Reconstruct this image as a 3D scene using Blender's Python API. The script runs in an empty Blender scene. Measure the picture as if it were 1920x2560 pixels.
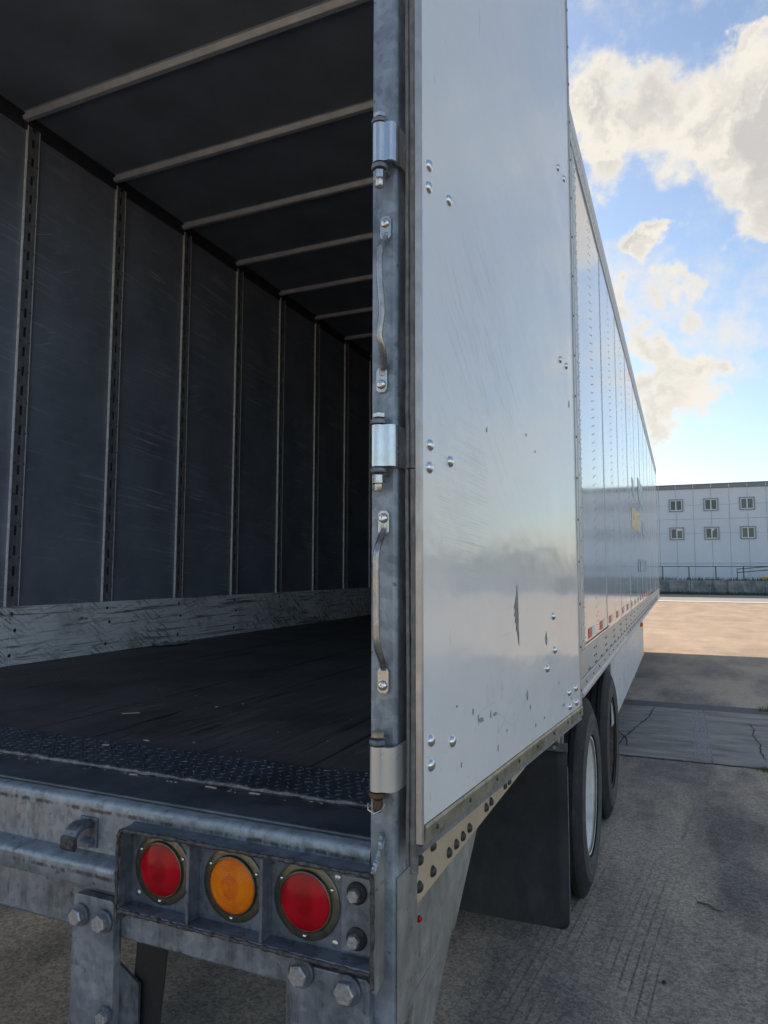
import bpy, math, random
from mathutils import Vector, Matrix
random.seed(7)
R = math.radians
scene = bpy.context.scene
col = scene.collection

# ------------------------------------------------------------------ camera
cam_d = bpy.data.cameras.new('camera'); cam = bpy.data.objects.new('camera', cam_d)
col.objects.link(cam); scene.camera = cam
F_PX = 1486.0
cam_d.sensor_fit = 'HORIZONTAL'; cam_d.sensor_width = 36.0
cam_d.lens = F_PX / 1659.0 * 36.0
cam_d.clip_start = 0.02; cam_d.clip_end = 3000
CAM = Vector((1.764, -1.117, 1.717))
AX = ((0.91885692, 0.03120897, -0.39335476), (0.39458528, -0.07798886, 0.91554366), (0.00210412, 0.99646562, 0.0839752))
rt = Vector((AX[0][0], AX[1][0], AX[2][0])).normalized()
fw = Vector((AX[0][2], AX[1][2], AX[2][2])).normalized()
up = rt.cross(fw).normalized(); rt = fw.cross(up).normalized()
cam.matrix_world = Matrix(((rt.x, up.x, -fw.x, CAM.x), (rt.y, up.y, -fw.y, CAM.y), (rt.z, up.z, -fw.z, CAM.z), (0, 0, 0, 1)))

# ------------------------------------------------------------------ sky, sun, exposure
SUN_DIR = Vector((-1.8, 1.4, 1.0)).normalized()
SUN_EL = math.asin(SUN_DIR.z); SUN_AZ = math.atan2(SUN_DIR.x, SUN_DIR.y)   # azimuth from +Y towards +X
world = bpy.data.worlds.new('World'); scene.world = world; world.use_nodes = True
SKY_STRENGTH = 0.09
def build_world():
    nt = world.node_tree; nt.nodes.clear(); L = nt.links.new
    def N(t): return nt.nodes.new(t)
    def math_(op, a, b=None, c=None, clamp=False):
        n = N('ShaderNodeMath'); n.operation = op; n.use_clamp = clamp
        for i, v in enumerate((a, b, c)):
            if v is None: continue
            if isinstance(v, (int, float)): n.inputs[i].default_value = v
            else: L(v, n.inputs[i])
        return n.outputs[0]
    out = N('ShaderNodeOutputWorld'); bg = N('ShaderNodeBackground'); bg.inputs[1].default_value = SKY_STRENGTH
    L(bg.outputs[0], out.inputs[0])
    sky = N('ShaderNodeTexSky'); sky.sky_type = 'NISHITA'; sky.sun_disc = False
    sky.sun_elevation = SUN_EL; sky.sun_rotation = SUN_AZ
    sky.air_density = 1.0; sky.dust_density = 1.1; sky.ozone_density = 1.2
    tc = N('ShaderNodeTexCoord')
    nrm = N('ShaderNodeVectorMath'); nrm.operation = 'NORMALIZE'; L(tc.outputs['Generated'], nrm.inputs[0])
    # billowed warp of the direction
    w1 = N('ShaderNodeTexNoise'); w1.inputs['Scale'].default_value = 7.0; w1.inputs['Detail'].default_value = 5.0; w1.inputs['Roughness'].default_value = .58
    L(nrm.outputs[0], w1.inputs['Vector'])
    sub = N('ShaderNodeVectorMath'); sub.operation = 'SUBTRACT'; L(w1.outputs['Color'], sub.inputs[0]); sub.inputs[1].default_value = (.5, .5, .5)
    sc_ = N('ShaderNodeVectorMath'); sc_.operation = 'SCALE'; L(sub.outputs[0], sc_.inputs[0]); sc_.inputs['Scale'].default_value = .13
    add = N('ShaderNodeVectorMath'); add.operation = 'ADD'; L(nrm.outputs[0], add.inputs[0]); w2 = N('ShaderNodeTexNoise'); w2.inputs['Scale'].default_value = 24.0; w2.inputs['Detail'].default_value = 4.0; w2.inputs['Roughness'].default_value = .62; L(nrm.outputs[0], w2.inputs['Vector'])
    s2 = N('ShaderNodeVectorMath'); s2.operation = 'SUBTRACT'; L(w2.outputs['Color'], s2.inputs[0]); s2.inputs[1].default_value = (.5, .5, .5)
    s3 = N('ShaderNodeVectorMath'); s3.operation = 'SCALE'; L(s2.outputs[0], s3.inputs[0]); s3.inputs['Scale'].default_value = .085
    ad0 = N('ShaderNodeVectorMath'); ad0.operation = 'ADD'; L(sc_.outputs[0], ad0.inputs[0]); L(s3.outputs[0], ad0.inputs[1])
    L(ad0.outputs[0], add.inputs[1])
    wn = N('ShaderNodeVectorMath'); wn.operation = 'NORMALIZE'; L(add.outputs[0], wn.inputs[0])
    # cloud banks: directions (azimuth from +Y towards +X, elevation, angular radius) in degrees
    banks = CLOUDS
    total = None
    for (d, rad, amp) in banks:
        dp = N('ShaderNodeVectorMath'); dp.operation = 'DISTANCE'; L(wn.outputs[0], dp.inputs[0]); dp.inputs[1].default_value = d
        mr = N('ShaderNodeMapRange'); mr.interpolation_type = 'SMOOTHSTEP'
        L(dp.outputs['Value'], mr.inputs[0]); mr.inputs[1].default_value = 0.0; mr.inputs[2].default_value = rad
        mr.inputs[3].default_value = amp; mr.inputs[4].default_value = 0.0
        total = mr.outputs[0] if total is None else math_('ADD', total, mr.outputs[0])
    # loose cloud field over the whole sky
    fld = N('ShaderNodeTexNoise'); fld.inputs['Scale'].default_value = 2.3; fld.inputs['Detail'].default_value = 6.0; fld.inputs['Roughness'].default_value = .55
    mp = N('ShaderNodeMapping'); mp.inputs['Location'].default_value = (3.1, 1.7, .4); mp.inputs['Scale'].default_value = (1, 1, 1.8)
    L(nrm.outputs[0], mp.inputs[0]); L(mp.outputs[0], fld.inputs['Vector'])
    fr = N('ShaderNodeMapRange'); L(fld.outputs['Fac'], fr.inputs[0]); fr.inputs[1].default_value = .49; fr.inputs[2].default_value = .72; fr.inputs[3].default_value = 0; fr.inputs[4].default_value = .9
    # fine break-up
    fin = N('ShaderNodeTexNoise'); fin.inputs['Scale'].default_value = 34; fin.inputs['Detail'].default_value = 4; fin.inputs['Roughness'].default_value = .6
    L(nrm.outputs[0], fin.inputs['Vector'])
    tot = math_('MAXIMUM', total, fr.outputs[0])
    tot = math_('ADD', tot, math_('MULTIPLY', math_('SUBTRACT', fin.outputs['Fac'], .5), 1.0))
    dens = N('ShaderNodeMapRange'); dens.interpolation_type = 'SMOOTHSTEP'; L(tot, dens.inputs[0])
    dens.inputs[1].default_value = .06; dens.inputs[2].default_value = 1.0; dens.inputs[3].default_value = 0; dens.inputs[4].default_value = .97
    bil = N('ShaderNodeTexNoise'); bil.inputs['Scale'].default_value = 17; bil.inputs['Detail'].default_value = 5; bil.inputs['Roughness'].default_value = .6; L(wn.outputs[0], bil.inputs['Vector'])
    f1 = N('ShaderNodeMapRange'); f1.interpolation_type = 'SMOOTHSTEP'; L(bil.outputs['Fac'], f1.inputs[0]); f1.inputs[1].default_value = .36; f1.inputs[2].default_value = .62
    f2 = N('ShaderNodeMapRange'); f2.interpolation_type = 'SMOOTHSTEP'; L(tot, f2.inputs[0]); f2.inputs[1].default_value = .5; f2.inputs[2].default_value = 1.7; f2.inputs[3].default_value = .08
    thick = N('ShaderNodeMath'); thick.operation = 'MULTIPLY'; L(f1.outputs[0], thick.inputs[0]); L(f2.outputs[0], thick.inputs[1])
    ccol = N('ShaderNodeMix'); ccol.data_type = 'RGBA'; L(thick.outputs[0], ccol.inputs['Factor'])
    ccol.inputs['A'].default_value = CLOUD_LIT; ccol.inputs['B'].default_value = CLOUD_DIM
    mix = N('ShaderNodeMix'); mix.data_type = 'RGBA'; L(dens.outputs[0], mix.inputs['Factor']); L(sky.outputs[0], mix.inputs['A']); L(ccol.outputs['Result'], mix.inputs['B'])
    L(mix.outputs['Result'], bg.inputs[0])
def px_dir(u, v):
    d = rt * ((u - 829.5) / F_PX) - up * ((v - 1106) / F_PX) + fw
    return d.normalized()
CLOUD_LIT = (4.5, 4.2, 3.7, 1); CLOUD_DIM = (3.0, 2.87, 2.72, 1)
CLOUDS = []
for (X, Y, r, a) in [(140, 420, 170, .9), (300, 620, 200, .9), (100, 560, 130, .9), (480, 500, 210, .8), (690, 600, 250, .9), (920, 600, 250, .85), (855, 290, 130, .8), (885, 170, 90, .8),
                     (960, 820, 220, .75), (900, 1000, 170, .8), (900, 1150, 110, .7), (1150, 650, 300, .7), (160, 860, 120, .9), (405, 1170, 105, 1.), (490, 1165, 95, 1.), (455, 1280, 95, .9),
                     (605, 1385, 105, 1.), (555, 1520, 80, .8), (290, 1480, 110, 1.), (360, 1640, 120, 1.), (450, 1760, 150, 1.), (600, 1760, 130, 1.), (720, 1740, 85, .9), (480, 1900, 140, .9),
                     (650, 1950, 150, 1.), (470, 2060, 140, 1.), (200, 680, 110, .9), (30, 1100, 130, .8), (820, 1790, 40, .7), (30, 1500, 200, .8), (-150, 600, 260, .9), (1500, 900, 400, .8), (1400, 300, 200, .6), (1900, 1500, 300, .8)]:
    CLOUDS.append((px_dir(1400 * .8641 + X * .4493, Y * .4493), r * .4493 / F_PX * 1.12, a))
build_world()
world.cycles.sampling_method = 'MANUAL'; world.cycles.sample_map_resolution = 512
sun_d = bpy.data.lights.new('sun', 'SUN'); sun = bpy.data.objects.new('sun', sun_d); col.objects.link(sun)
sun_d.energy = 5.0; sun_d.angle = R(.55); sun_d.color = (1.0, .83, .64)
sun.rotation_euler = SUN_DIR.to_track_quat('Z', 'Y').to_euler(); sun.location = (-20, 24, 30)
scene.view_settings.view_transform = 'Standard'; scene.view_settings.look = 'None'
scene.view_settings.gamma = 1.0; scene.view_settings.use_curve_mapping = False
scene.view_settings.exposure = 1.24
scene.cycles.max_bounces = 8; scene.cycles.diffuse_bounces = 4; scene.cycles.glossy_bounces = 3; scene.cycles.transmission_bounces = 2
scene.cycles.use_adaptive_sampling = True; scene.cycles.adaptive_threshold = 0.02

# ------------------------------------------------------------------ helpers
class MB:
    def __init__(s): s.v = []; s.f = []
    def add(s, vs, fs):
        b = len(s.v); s.v += [tuple(p) for p in vs]; s.f += [tuple(i + b for i in f) for f in fs]; return s
    def box(s, x0, x1, y0, y1, z0, z1):
        vs = [(x0, y0, z0), (x1, y0, z0), (x1, y1, z0), (x0, y1, z0), (x0, y0, z1), (x1, y0, z1), (x1, y1, z1), (x0, y1, z1)]
        return s.add(vs, [(3, 2, 1, 0), (4, 5, 6, 7), (0, 1, 5, 4), (1, 2, 6, 5), (2, 3, 7, 6), (3, 0, 4, 7)])
    def prism(s, poly, axis, a, b):
        # poly: list of 2-tuples in the two other axes (cyclic order x->(y,z), y->(x,z), z->(x,y))
        def P(p, t): return (t, p[0], p[1]) if axis == 'x' else ((p[0], t, p[1]) if axis == 'y' else (p[0], p[1], t))
        n = len(poly); vs = [P(p, a) for p in poly] + [P(p, b) for p in poly]
        fs = [tuple(range(n)), tuple(range(2 * n - 1, n - 1, -1))] + [(i, i + n, (i + 1) % n + n, (i + 1) % n) for i in range(n)]
        return s.add(vs, fs)
    def frame(s, d):
        d = Vector(d).normalized(); a = Vector((0, 0, 1)) if abs(d.z) < .9 else Vector((1, 0, 0))
        u = d.cross(a).normalized(); w = d.cross(u).normalized(); return u, w
    def lathe(s, c, axis, prof, n=24, rot=0.0, caps=True):
        c = Vector(c); d = Vector(axis).normalized(); u, w = s.frame(d); vs = []; fs = []
        for (r, h) in prof:
            for k in range(n):
                t = rot + 2 * math.pi * k / n
                vs.append(c + d * h + (u * math.cos(t) + w * math.sin(t)) * r)
        m = len(prof)
        for j in range(m - 1):
            for k in range(n):
                k2 = (k + 1) % n
                fs.append((j * n + k, j * n + k2, (j + 1) * n + k2, (j + 1) * n + k))
        if caps: fs.append(tuple(range(n - 1, -1, -1))); fs.append(tuple((m - 1) * n + k for k in range(n)))
        return s.add(vs, fs)
    def cyl(s, p0, p1, r, n=16, rot=0.0):
        p0 = Vector(p0); p1 = Vector(p1); return s.lathe(p0, p1 - p0, [(r, 0), (r, (p1 - p0).length)], n, rot)
    def tube(s, path, r, n=8, flat=None):
        path = [Vector(p) for p in path]; vs = []; fs = []; m = len(path)
        rr = r if isinstance(r, (list, tuple)) else [r] * m
        pu = None
        for i, p in enumerate(path):
            d = (path[min(i + 1, m - 1)] - path[max(i - 1, 0)]).normalized()
            if pu is None: u, w = s.frame(d)
            else:
                u = (pu - d * pu.dot(d)).normalized(); w = d.cross(u)
            pu = u
            for k in range(n):
                t = 2 * math.pi * k / n
                vs.append(p + (u * math.cos(t) + w * math.sin(t)) * rr[i])
        for i in range(m - 1):
            for k in range(n):
                k2 = (k + 1) % n; fs.append((i * n + k, i * n + k2, (i + 1) * n + k2, (i + 1) * n + k))
        fs.append(tuple(range(n - 1, -1, -1))); fs.append(tuple((m - 1) * n + k for k in range(n)))
        return s.add(vs, fs)
    def build(s, name, mat, parent=None, smooth=False, bevel=0, loc=None, rot=None, seg=2):
        me = bpy.data.meshes.new(name); me.from_pydata(s.v, [], s.f); me.update()
        import bmesh
        bm = bmesh.new(); bm.from_mesh(me); bmesh.ops.recalc_face_normals(bm, faces=bm.faces); bm.to_mesh(me); bm.free()
        me.materials.append(mat)
        o = bpy.data.objects.new(name, me); col.objects.link(o)
        if smooth:
            for p in me.polygons: p.use_smooth = True
            try: me.set_sharp_from_angle(angle=R(38))
            except Exception: pass
        if bevel:
            b = o.modifiers.new('bevel', 'BEVEL'); b.width = bevel; b.segments = seg; b.limit_method = 'ANGLE'; b.angle_limit = R(40)
            b.harden_normals = False
        if loc is not None: o.location = loc
        if rot is not None: o.rotation_euler = rot
        if parent: o.parent = parent
        return o
def empty(name, loc=(0, 0, 0)):
    o = bpy.data.objects.new(name, None); col.objects.link(o); o.location = loc; o.empty_display_size = .1; return o
def tag(o, label, cat, group=None):
    o['label'] = label; o['category'] = cat
    if group: o['group'] = group
    return o
def kids(o): return [c for c in bpy.data.objects if c.parent == o]
def dup(o, loc, parent=None, name=None):
    c = o.copy(); col.objects.link(c); c.location = loc
    c.parent = parent if parent is not None else o.parent
    for ch in kids(o):
        d = ch.copy(); col.objects.link(d); d.parent = c
    return c
def dup_flat(o, loc, parent=None):
    c = o.copy(); col.objects.link(c); c.location = loc; c.parent = parent if parent is not None else o.parent; return c
def hexbolt(name, mat, parent, c, axis, r, h, dome=.0, washer=None, wmat=None, rot=.2):
    b = MB().lathe(c, axis, [(r, 0), (r, h * .82), (r * .86, h)], 6, rot).build(name, mat, parent)
    if washer:
        c = Vector(c); a = Vector(axis).normalized()
        MB().lathe(c - a * .004, axis, [(washer, 0), (washer, .005), (washer * .93, .0065)], 24).build('washer', wmat or mat, b, smooth=True)
    return b

# ------------------------------------------------------------------ materials
class Mat:
    def __init__(s, name):
        s.m = bpy.data.materials.new(name); s.m.use_nodes = True; s.nt = s.m.node_tree; s.nt.nodes.clear()
        s.out = s.nt.nodes.new('ShaderNodeOutputMaterial'); s.p = s.nt.nodes.new('ShaderNodeBsdfPrincipled')
        s.L(s.p.outputs[0], s.out.inputs[0]); s._geo = None
    def L(s, a, b): s.nt.links.new(a, b)
    def N(s, t): return s.nt.nodes.new(t)
    def pos(s):
        if not s._geo: s._geo = s.N('ShaderNodeNewGeometry').outputs['Position']
        return s._geo
    def obj(s): return s.N('ShaderNodeTexCoord').outputs['Object']
    def rnd(s): return s.N('ShaderNodeObjectInfo').outputs['Random']
    def map(s, vec, scale=(1, 1, 1), rot=(0, 0, 0), loc=(0, 0, 0)):
        n = s.N('ShaderNodeMapping'); s.L(vec, n.inputs[0]); n.inputs['Scale'].default_value = scale; n.inputs['Rotation'].default_value = rot; n.inputs['Location'].default_value = loc; return n.outputs[0]
    def noise(s, vec, scale=5, detail=4, rough=.55, dist=0):
        n = s.N('ShaderNodeTexNoise'); s.L(vec, n.inputs['Vector']); n.inputs['Scale'].default_value = scale; n.inputs['Detail'].default_value = detail; n.inputs['Roughness'].default_value = rough; n.inputs['Distortion'].default_value = dist; return n.outputs['Fac']
    def vor(s, vec, scale=5, out='Color', feat='F1', rnd=1.0):
        n = s.N('ShaderNodeTexVoronoi'); n.feature = feat; s.L(vec, n.inputs['Vector']); n.inputs['Scale'].default_value = scale; n.inputs['Randomness'].default_value = rnd; return n.outputs[out]
    def rng(s, v, a, b, c=0., d=1., smooth=False):
        n = s.N('ShaderNodeMapRange'); s.L(v, n.inputs[0]); n.interpolation_type = 'SMOOTHSTEP' if smooth else 'LINEAR'
        for i, x in enumerate((a, b, c, d)): n.inputs[i + 1].default_value = x
        return n.outputs[0]
    def math(s, op, a, b=0.0, clamp=False):
        n = s.N('ShaderNodeMath'); n.operation = op; n.use_clamp = clamp
        for i, x in enumerate((a, b)):
            if isinstance(x, (int, float)): n.inputs[i].default_value = x
            else: s.L(x, n.inputs[i])
        return n.outputs[0]
    def mix(s, fac, a, b):
        n = s.N('ShaderNodeMix'); n.data_type = 'RGBA'
        for k, x in (('Factor', fac), ('A', a), ('B', b)):
            if isinstance(x, (int, float)): n.inputs[k].default_value = x
            elif isinstance(x, tuple): n.inputs[k].default_value = x if len(x) == 4 else x + (1,)
            else: s.L(x, n.inputs[k])
        return n.outputs['Result']
    def mul(s, c, fac, lo, hi):
        n = s.N('ShaderNodeMix'); n.data_type = 'RGBA'; n.blend_type = 'MULTIPLY'; n.inputs['Factor'].default_value = 1.0
        s.L(c, n.inputs['A']); v = s.rng(fac, .2, .8, lo, hi)
        cc = s.N('ShaderNodeCombineColor'); [s.L(v, cc.inputs[i]) for i in range(3)]; s.L(cc.outputs[0], n.inputs['B']); return n.outputs['Result']
    def sep(s, vec):
        n = s.N('ShaderNodeSeparateXYZ'); s.L(vec, n.inputs[0]); return n.outputs
    def set(s, **k):
        names = dict(color='Base Color', rough='Roughness', metal='Metallic', coat='Coat Weight', coatr='Coat Roughness', spec='Specular IOR Level', trans='Transmission Weight', ior='IOR', emit='Emission Strength', emitc='Emission Color', alpha='Alpha', sheen='Sheen Weight')
        for key, v in k.items():
            i = s.p.inputs[names[key]]
            if isinstance(v, tuple): i.default_value = v if len(v) == 4 else v + (1,)
            elif isinstance(v, (int, float)): i.default_value = v
            else: s.L(v, i)
        return s
    def bump(s, h, strength=.3, dist=.01, prev=None):
        n = s.N('ShaderNodeBump'); n.inputs['Strength'].default_value = strength; n.inputs['Distance'].default_value = dist; s.L(h, n.inputs['Height'])
        if prev is not None: s.L(prev, n.inputs['Normal'])
        return n.outputs[0]
    def normal(s, n): s.L(n, s.p.inputs['Normal']); return s

def m_galv(name='galvanised_steel', lo=(.135, .16, .19), hi=(.26, .295, .335), dirt=.7, rough=.5, metal=.5, scale=70):
    m = Mat(name); P = m.pos()
    sp = m.noise(P, scale * .5, 3, .6)
    v = m.sep(m.vor(P, scale))[0]
    k = m.math('ADD', m.math('MULTIPLY', v, .16), m.math('MULTIPLY', m.noise(m.map(P, (14, 14, 8)), 1, 6, .62), .84))
    c = m.mix(m.rng(k, .30, .66), tuple(x * .8 for x in lo), tuple(x * 1.15 for x in hi))
    big = m.noise(P, 7, 5, .6)
    c = m.mix(m.rng(big, .35, .7, 0, .5), c, tuple(x * .6 for x in lo))
    streak = m.noise(m.map(P, (38, 38, 4)), 1, 5, .65)
    d = m.math('MULTIPLY', m.rng(streak, .52, .68), m.rng(m.noise(P, 13, 3), .40, .58))
    c = m.mix(m.math('MULTIPLY', d, dirt), c, (.045, .042, .04))
    spots = m.math('MULTIPLY', m.rng(m.noise(P, 60, 2), .66, .72), .55)
    c = m.mix(spots, c, (.05, .035, .03))
    m.set(color=c, metal=metal, rough=m.rng(m.noise(P, 22, 4), .3, .7, rough - .12, rough + .16))
    b = m.bump(m.noise(P, 120, 4), .12, .004); b = m.bump(big, .25, .012, b)
    return m.normal(b).m
def m_plain(name, color, rough=.5, metal=0., var=.15, scale=20, bump=.0, bscale=120, coat=0, dirt=None, dscale=9):
    m = Mat(name); P = m.pos()
    n = m.noise(P, scale, 5, .6)
    c = m.mix(m.rng(n, .3, .7), tuple(x * (1 - var) for x in color), tuple(min(1, x * (1 + var)) for x in color))
    if dirt: c = m.mix(m.rng(m.noise(P, dscale, 6, .65), .5, .72, 0, .8), c, dirt)
    m.set(color=c, rough=m.rng(m.noise(P, scale * 1.7, 3), .3, .7, max(.02, rough - .07), rough + .08), metal=metal)
    if coat: m.set(coat=coat, coatr=.08)
    if bump: m.normal(m.bump(m.noise(P, bscale, 5), bump, .005))
    return m.m

def add_edge_highlight_wear(mat, z_hi, half, z_dk):
    # edge highlight painted in with the chips, grime line under, at fixed height
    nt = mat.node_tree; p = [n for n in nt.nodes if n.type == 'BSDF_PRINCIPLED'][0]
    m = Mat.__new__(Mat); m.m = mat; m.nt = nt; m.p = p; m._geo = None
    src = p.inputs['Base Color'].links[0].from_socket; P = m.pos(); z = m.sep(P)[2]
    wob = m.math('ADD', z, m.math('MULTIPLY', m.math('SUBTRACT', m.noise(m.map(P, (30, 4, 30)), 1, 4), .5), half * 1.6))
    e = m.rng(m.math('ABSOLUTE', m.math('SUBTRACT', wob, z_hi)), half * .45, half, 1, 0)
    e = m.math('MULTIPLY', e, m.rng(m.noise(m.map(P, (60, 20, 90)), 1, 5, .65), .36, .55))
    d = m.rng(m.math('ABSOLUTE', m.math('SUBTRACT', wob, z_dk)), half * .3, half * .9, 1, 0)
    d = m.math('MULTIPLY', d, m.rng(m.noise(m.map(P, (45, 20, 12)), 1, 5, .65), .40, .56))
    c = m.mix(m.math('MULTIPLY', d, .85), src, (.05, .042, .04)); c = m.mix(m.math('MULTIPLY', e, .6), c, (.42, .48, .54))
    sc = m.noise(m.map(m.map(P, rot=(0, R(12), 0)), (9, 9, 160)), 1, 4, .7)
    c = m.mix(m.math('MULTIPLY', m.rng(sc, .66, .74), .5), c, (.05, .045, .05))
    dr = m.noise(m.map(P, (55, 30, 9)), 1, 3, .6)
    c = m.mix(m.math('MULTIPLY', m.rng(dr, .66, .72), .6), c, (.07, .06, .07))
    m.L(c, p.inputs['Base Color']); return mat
GALV = m_galv(lo=(.165, .19, .22), hi=(.31, .345, .385))
GALV_POST = m_galv('galvanised_post', (.215, .255, .30), (.36, .41, .465), dirt=.4)
GALV_SILL = add_edge_highlight_wear(m_galv('galvanised_sill', (.215, .24, .26), (.40, .44, .47)), 1.2365, .006, 1.219)
GALV_LEDGE = add_edge_highlight_wear(m_galv('galvanised_ledge', (.165, .19, .215), (.30, .335, .37)), 1.128, .006, 1.112)
GALV_D = m_galv('galvanised_dirty', (.115, .135, .165), (.22, .25, .285), dirt=.9, rough=.55)
GALV_L = m_galv('galvanised_plate', (.30, .29, .26), (.42, .405, .365), dirt=.3, rough=.5, metal=.45, scale=25)
RIM_EDGE = m_plain('worn_steel_edge', (.10, .095, .09), .6, .6, .7, 90, .6, 180, dirt=(.02, .015, .012), dscale=60)
ZINC = m_plain('zinc_plated', (.55, .55, .53), .28, .9, .15, 80, .05, 200)
CHROME = m_plain('bright_stainless', (.72, .72, .72), .16, 1., .05, 60)
BOLT_HEAD = m_plain('bolt_head_zinc', (.42, .43, .44), .42, .7, .3, 120, .25, 160)
BOLT_DARK = m_plain('dark_steel_bolt', (.07, .062, .058), .5, .6, .4, 160)
RUSTY = m_plain('rusty_bolt', (.13, .075, .045), .75, .3, .5, 140, .5, 220)
BLACK = m_plain('black_rubber', (.022, .023, .025), .55, 0, .3, 60, .2, 180)
GASKET = m_plain('aged_rubber_seal', (.15, .145, .14), .5, 0, .35, 40, .3, 120, dirt=(.07, .065, .06), dscale=30)
GASKET_D = m_plain('dark_rubber_seal', (.05, .05, .052), .55, 0, .3, 60, .2, 150)
EDGE_AL = m_plain('door_edge_aluminium', (.48, .46, .44), .35, .6, .15, 25, .05)
TRIM = m_plain('brass_toned_trim', (.34, .31, .23), .34, .55, .3, 28, .08, 160, dirt=(.09, .075, .055), dscale=24)
BEIGE = m_plain('beige_side_rail', (.62, .47, .31), .36, .1, .06, 9, .03, 90)
RAIL = m_plain('pale_aluminium_rail', (.55, .54, .52), .4, .25, .06, 8, .04, 60)
RAIL_LIP = m_plain('rail_lip', (.60, .61, .61), .3, .4, .06, 8)
BEZEL = m_plain('olive_zinc_bezel', (.16, .155, .115), .33, .75, .25, 70, .1, 180)
WHITE_WALL = m_plain('skirt_white', (.68, .68, .67), .38, 0, .05, 3, dirt=(.5, .48, .45), dscale=5)
BLUE_DECAL = m_plain('blue_decal', (.40, .46, .54), .3, 0, .05, 5)
ORANGE_DECAL = m_plain('orange_decal', (.72, .50, .27), .3, 0, .05, 5)
RED_TAPE = m_plain('red_reflective_tape', (.62, .05, .045), .4, 0, .12, 90)
WHT_TAPE = m_plain('white_reflective_tape', (.82, .8, .74), .4, 0, .05, 90)

def m_lens(name, c0, c1, rings=0.0):
    m = Mat(name); G = m.N('ShaderNodeTexCoord').outputs['Generated']; S = m.sep(G)
    dx = m.math('SUBTRACT', S[0], .5); dz = m.math('SUBTRACT', S[2], .5)
    r = m.math('SQRT', m.math('ADD', m.math('MULTIPLY', dx, dx), m.math('MULTIPLY', dz, dz)))
    ang = m.math('ARCTAN2', dz, dx)
    n = m.noise(G, 2.6, 4, .6)
    f = m.math('ADD', m.math('MULTIPLY', n, .7), m.math('MULTIPLY', m.math('SINE', m.math('ADD', m.math('MULTIPLY', ang, 2.0), 1.2)), .12))
    f = m.math('ADD', f, m.rng(r, .18, .22, -.12, .06)); f = m.math('ADD', f, m.rng(r, .44, .49, 0, -.25))
    c = m.mix(m.rng(f, .15, .65), c0, c1)
    wave = m.math('SINE', m.math('MULTIPLY', r, 230.0))
    facet = m.math('SINE', m.math('MULTIPLY', ang, 22.0))
    h = m.math('ADD', m.math('MULTIPLY', wave, .5), m.math('MULTIPLY', facet, .15))
    dust = m.rng(m.noise(m.pos(), 240, 3), .68, .76, 0, .06)
    c = m.mix(dust, c, (.35, .25, .2))
    m.set(color=c, rough=m.rng(m.noise(G, 7, 4), .3, .7, .12, .24), coat=.15, coatr=.03, spec=.25)
    return m.normal(m.bump(h, rings, .0016)).m
RED_LENS = m_lens('red_lens', (.30, .0004, .004), (.56, .002, .014), .06)
AMBER_LENS = m_lens('amber_lens', (.70, .13, .0005), (.95, .26, .002), .35)

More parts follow.
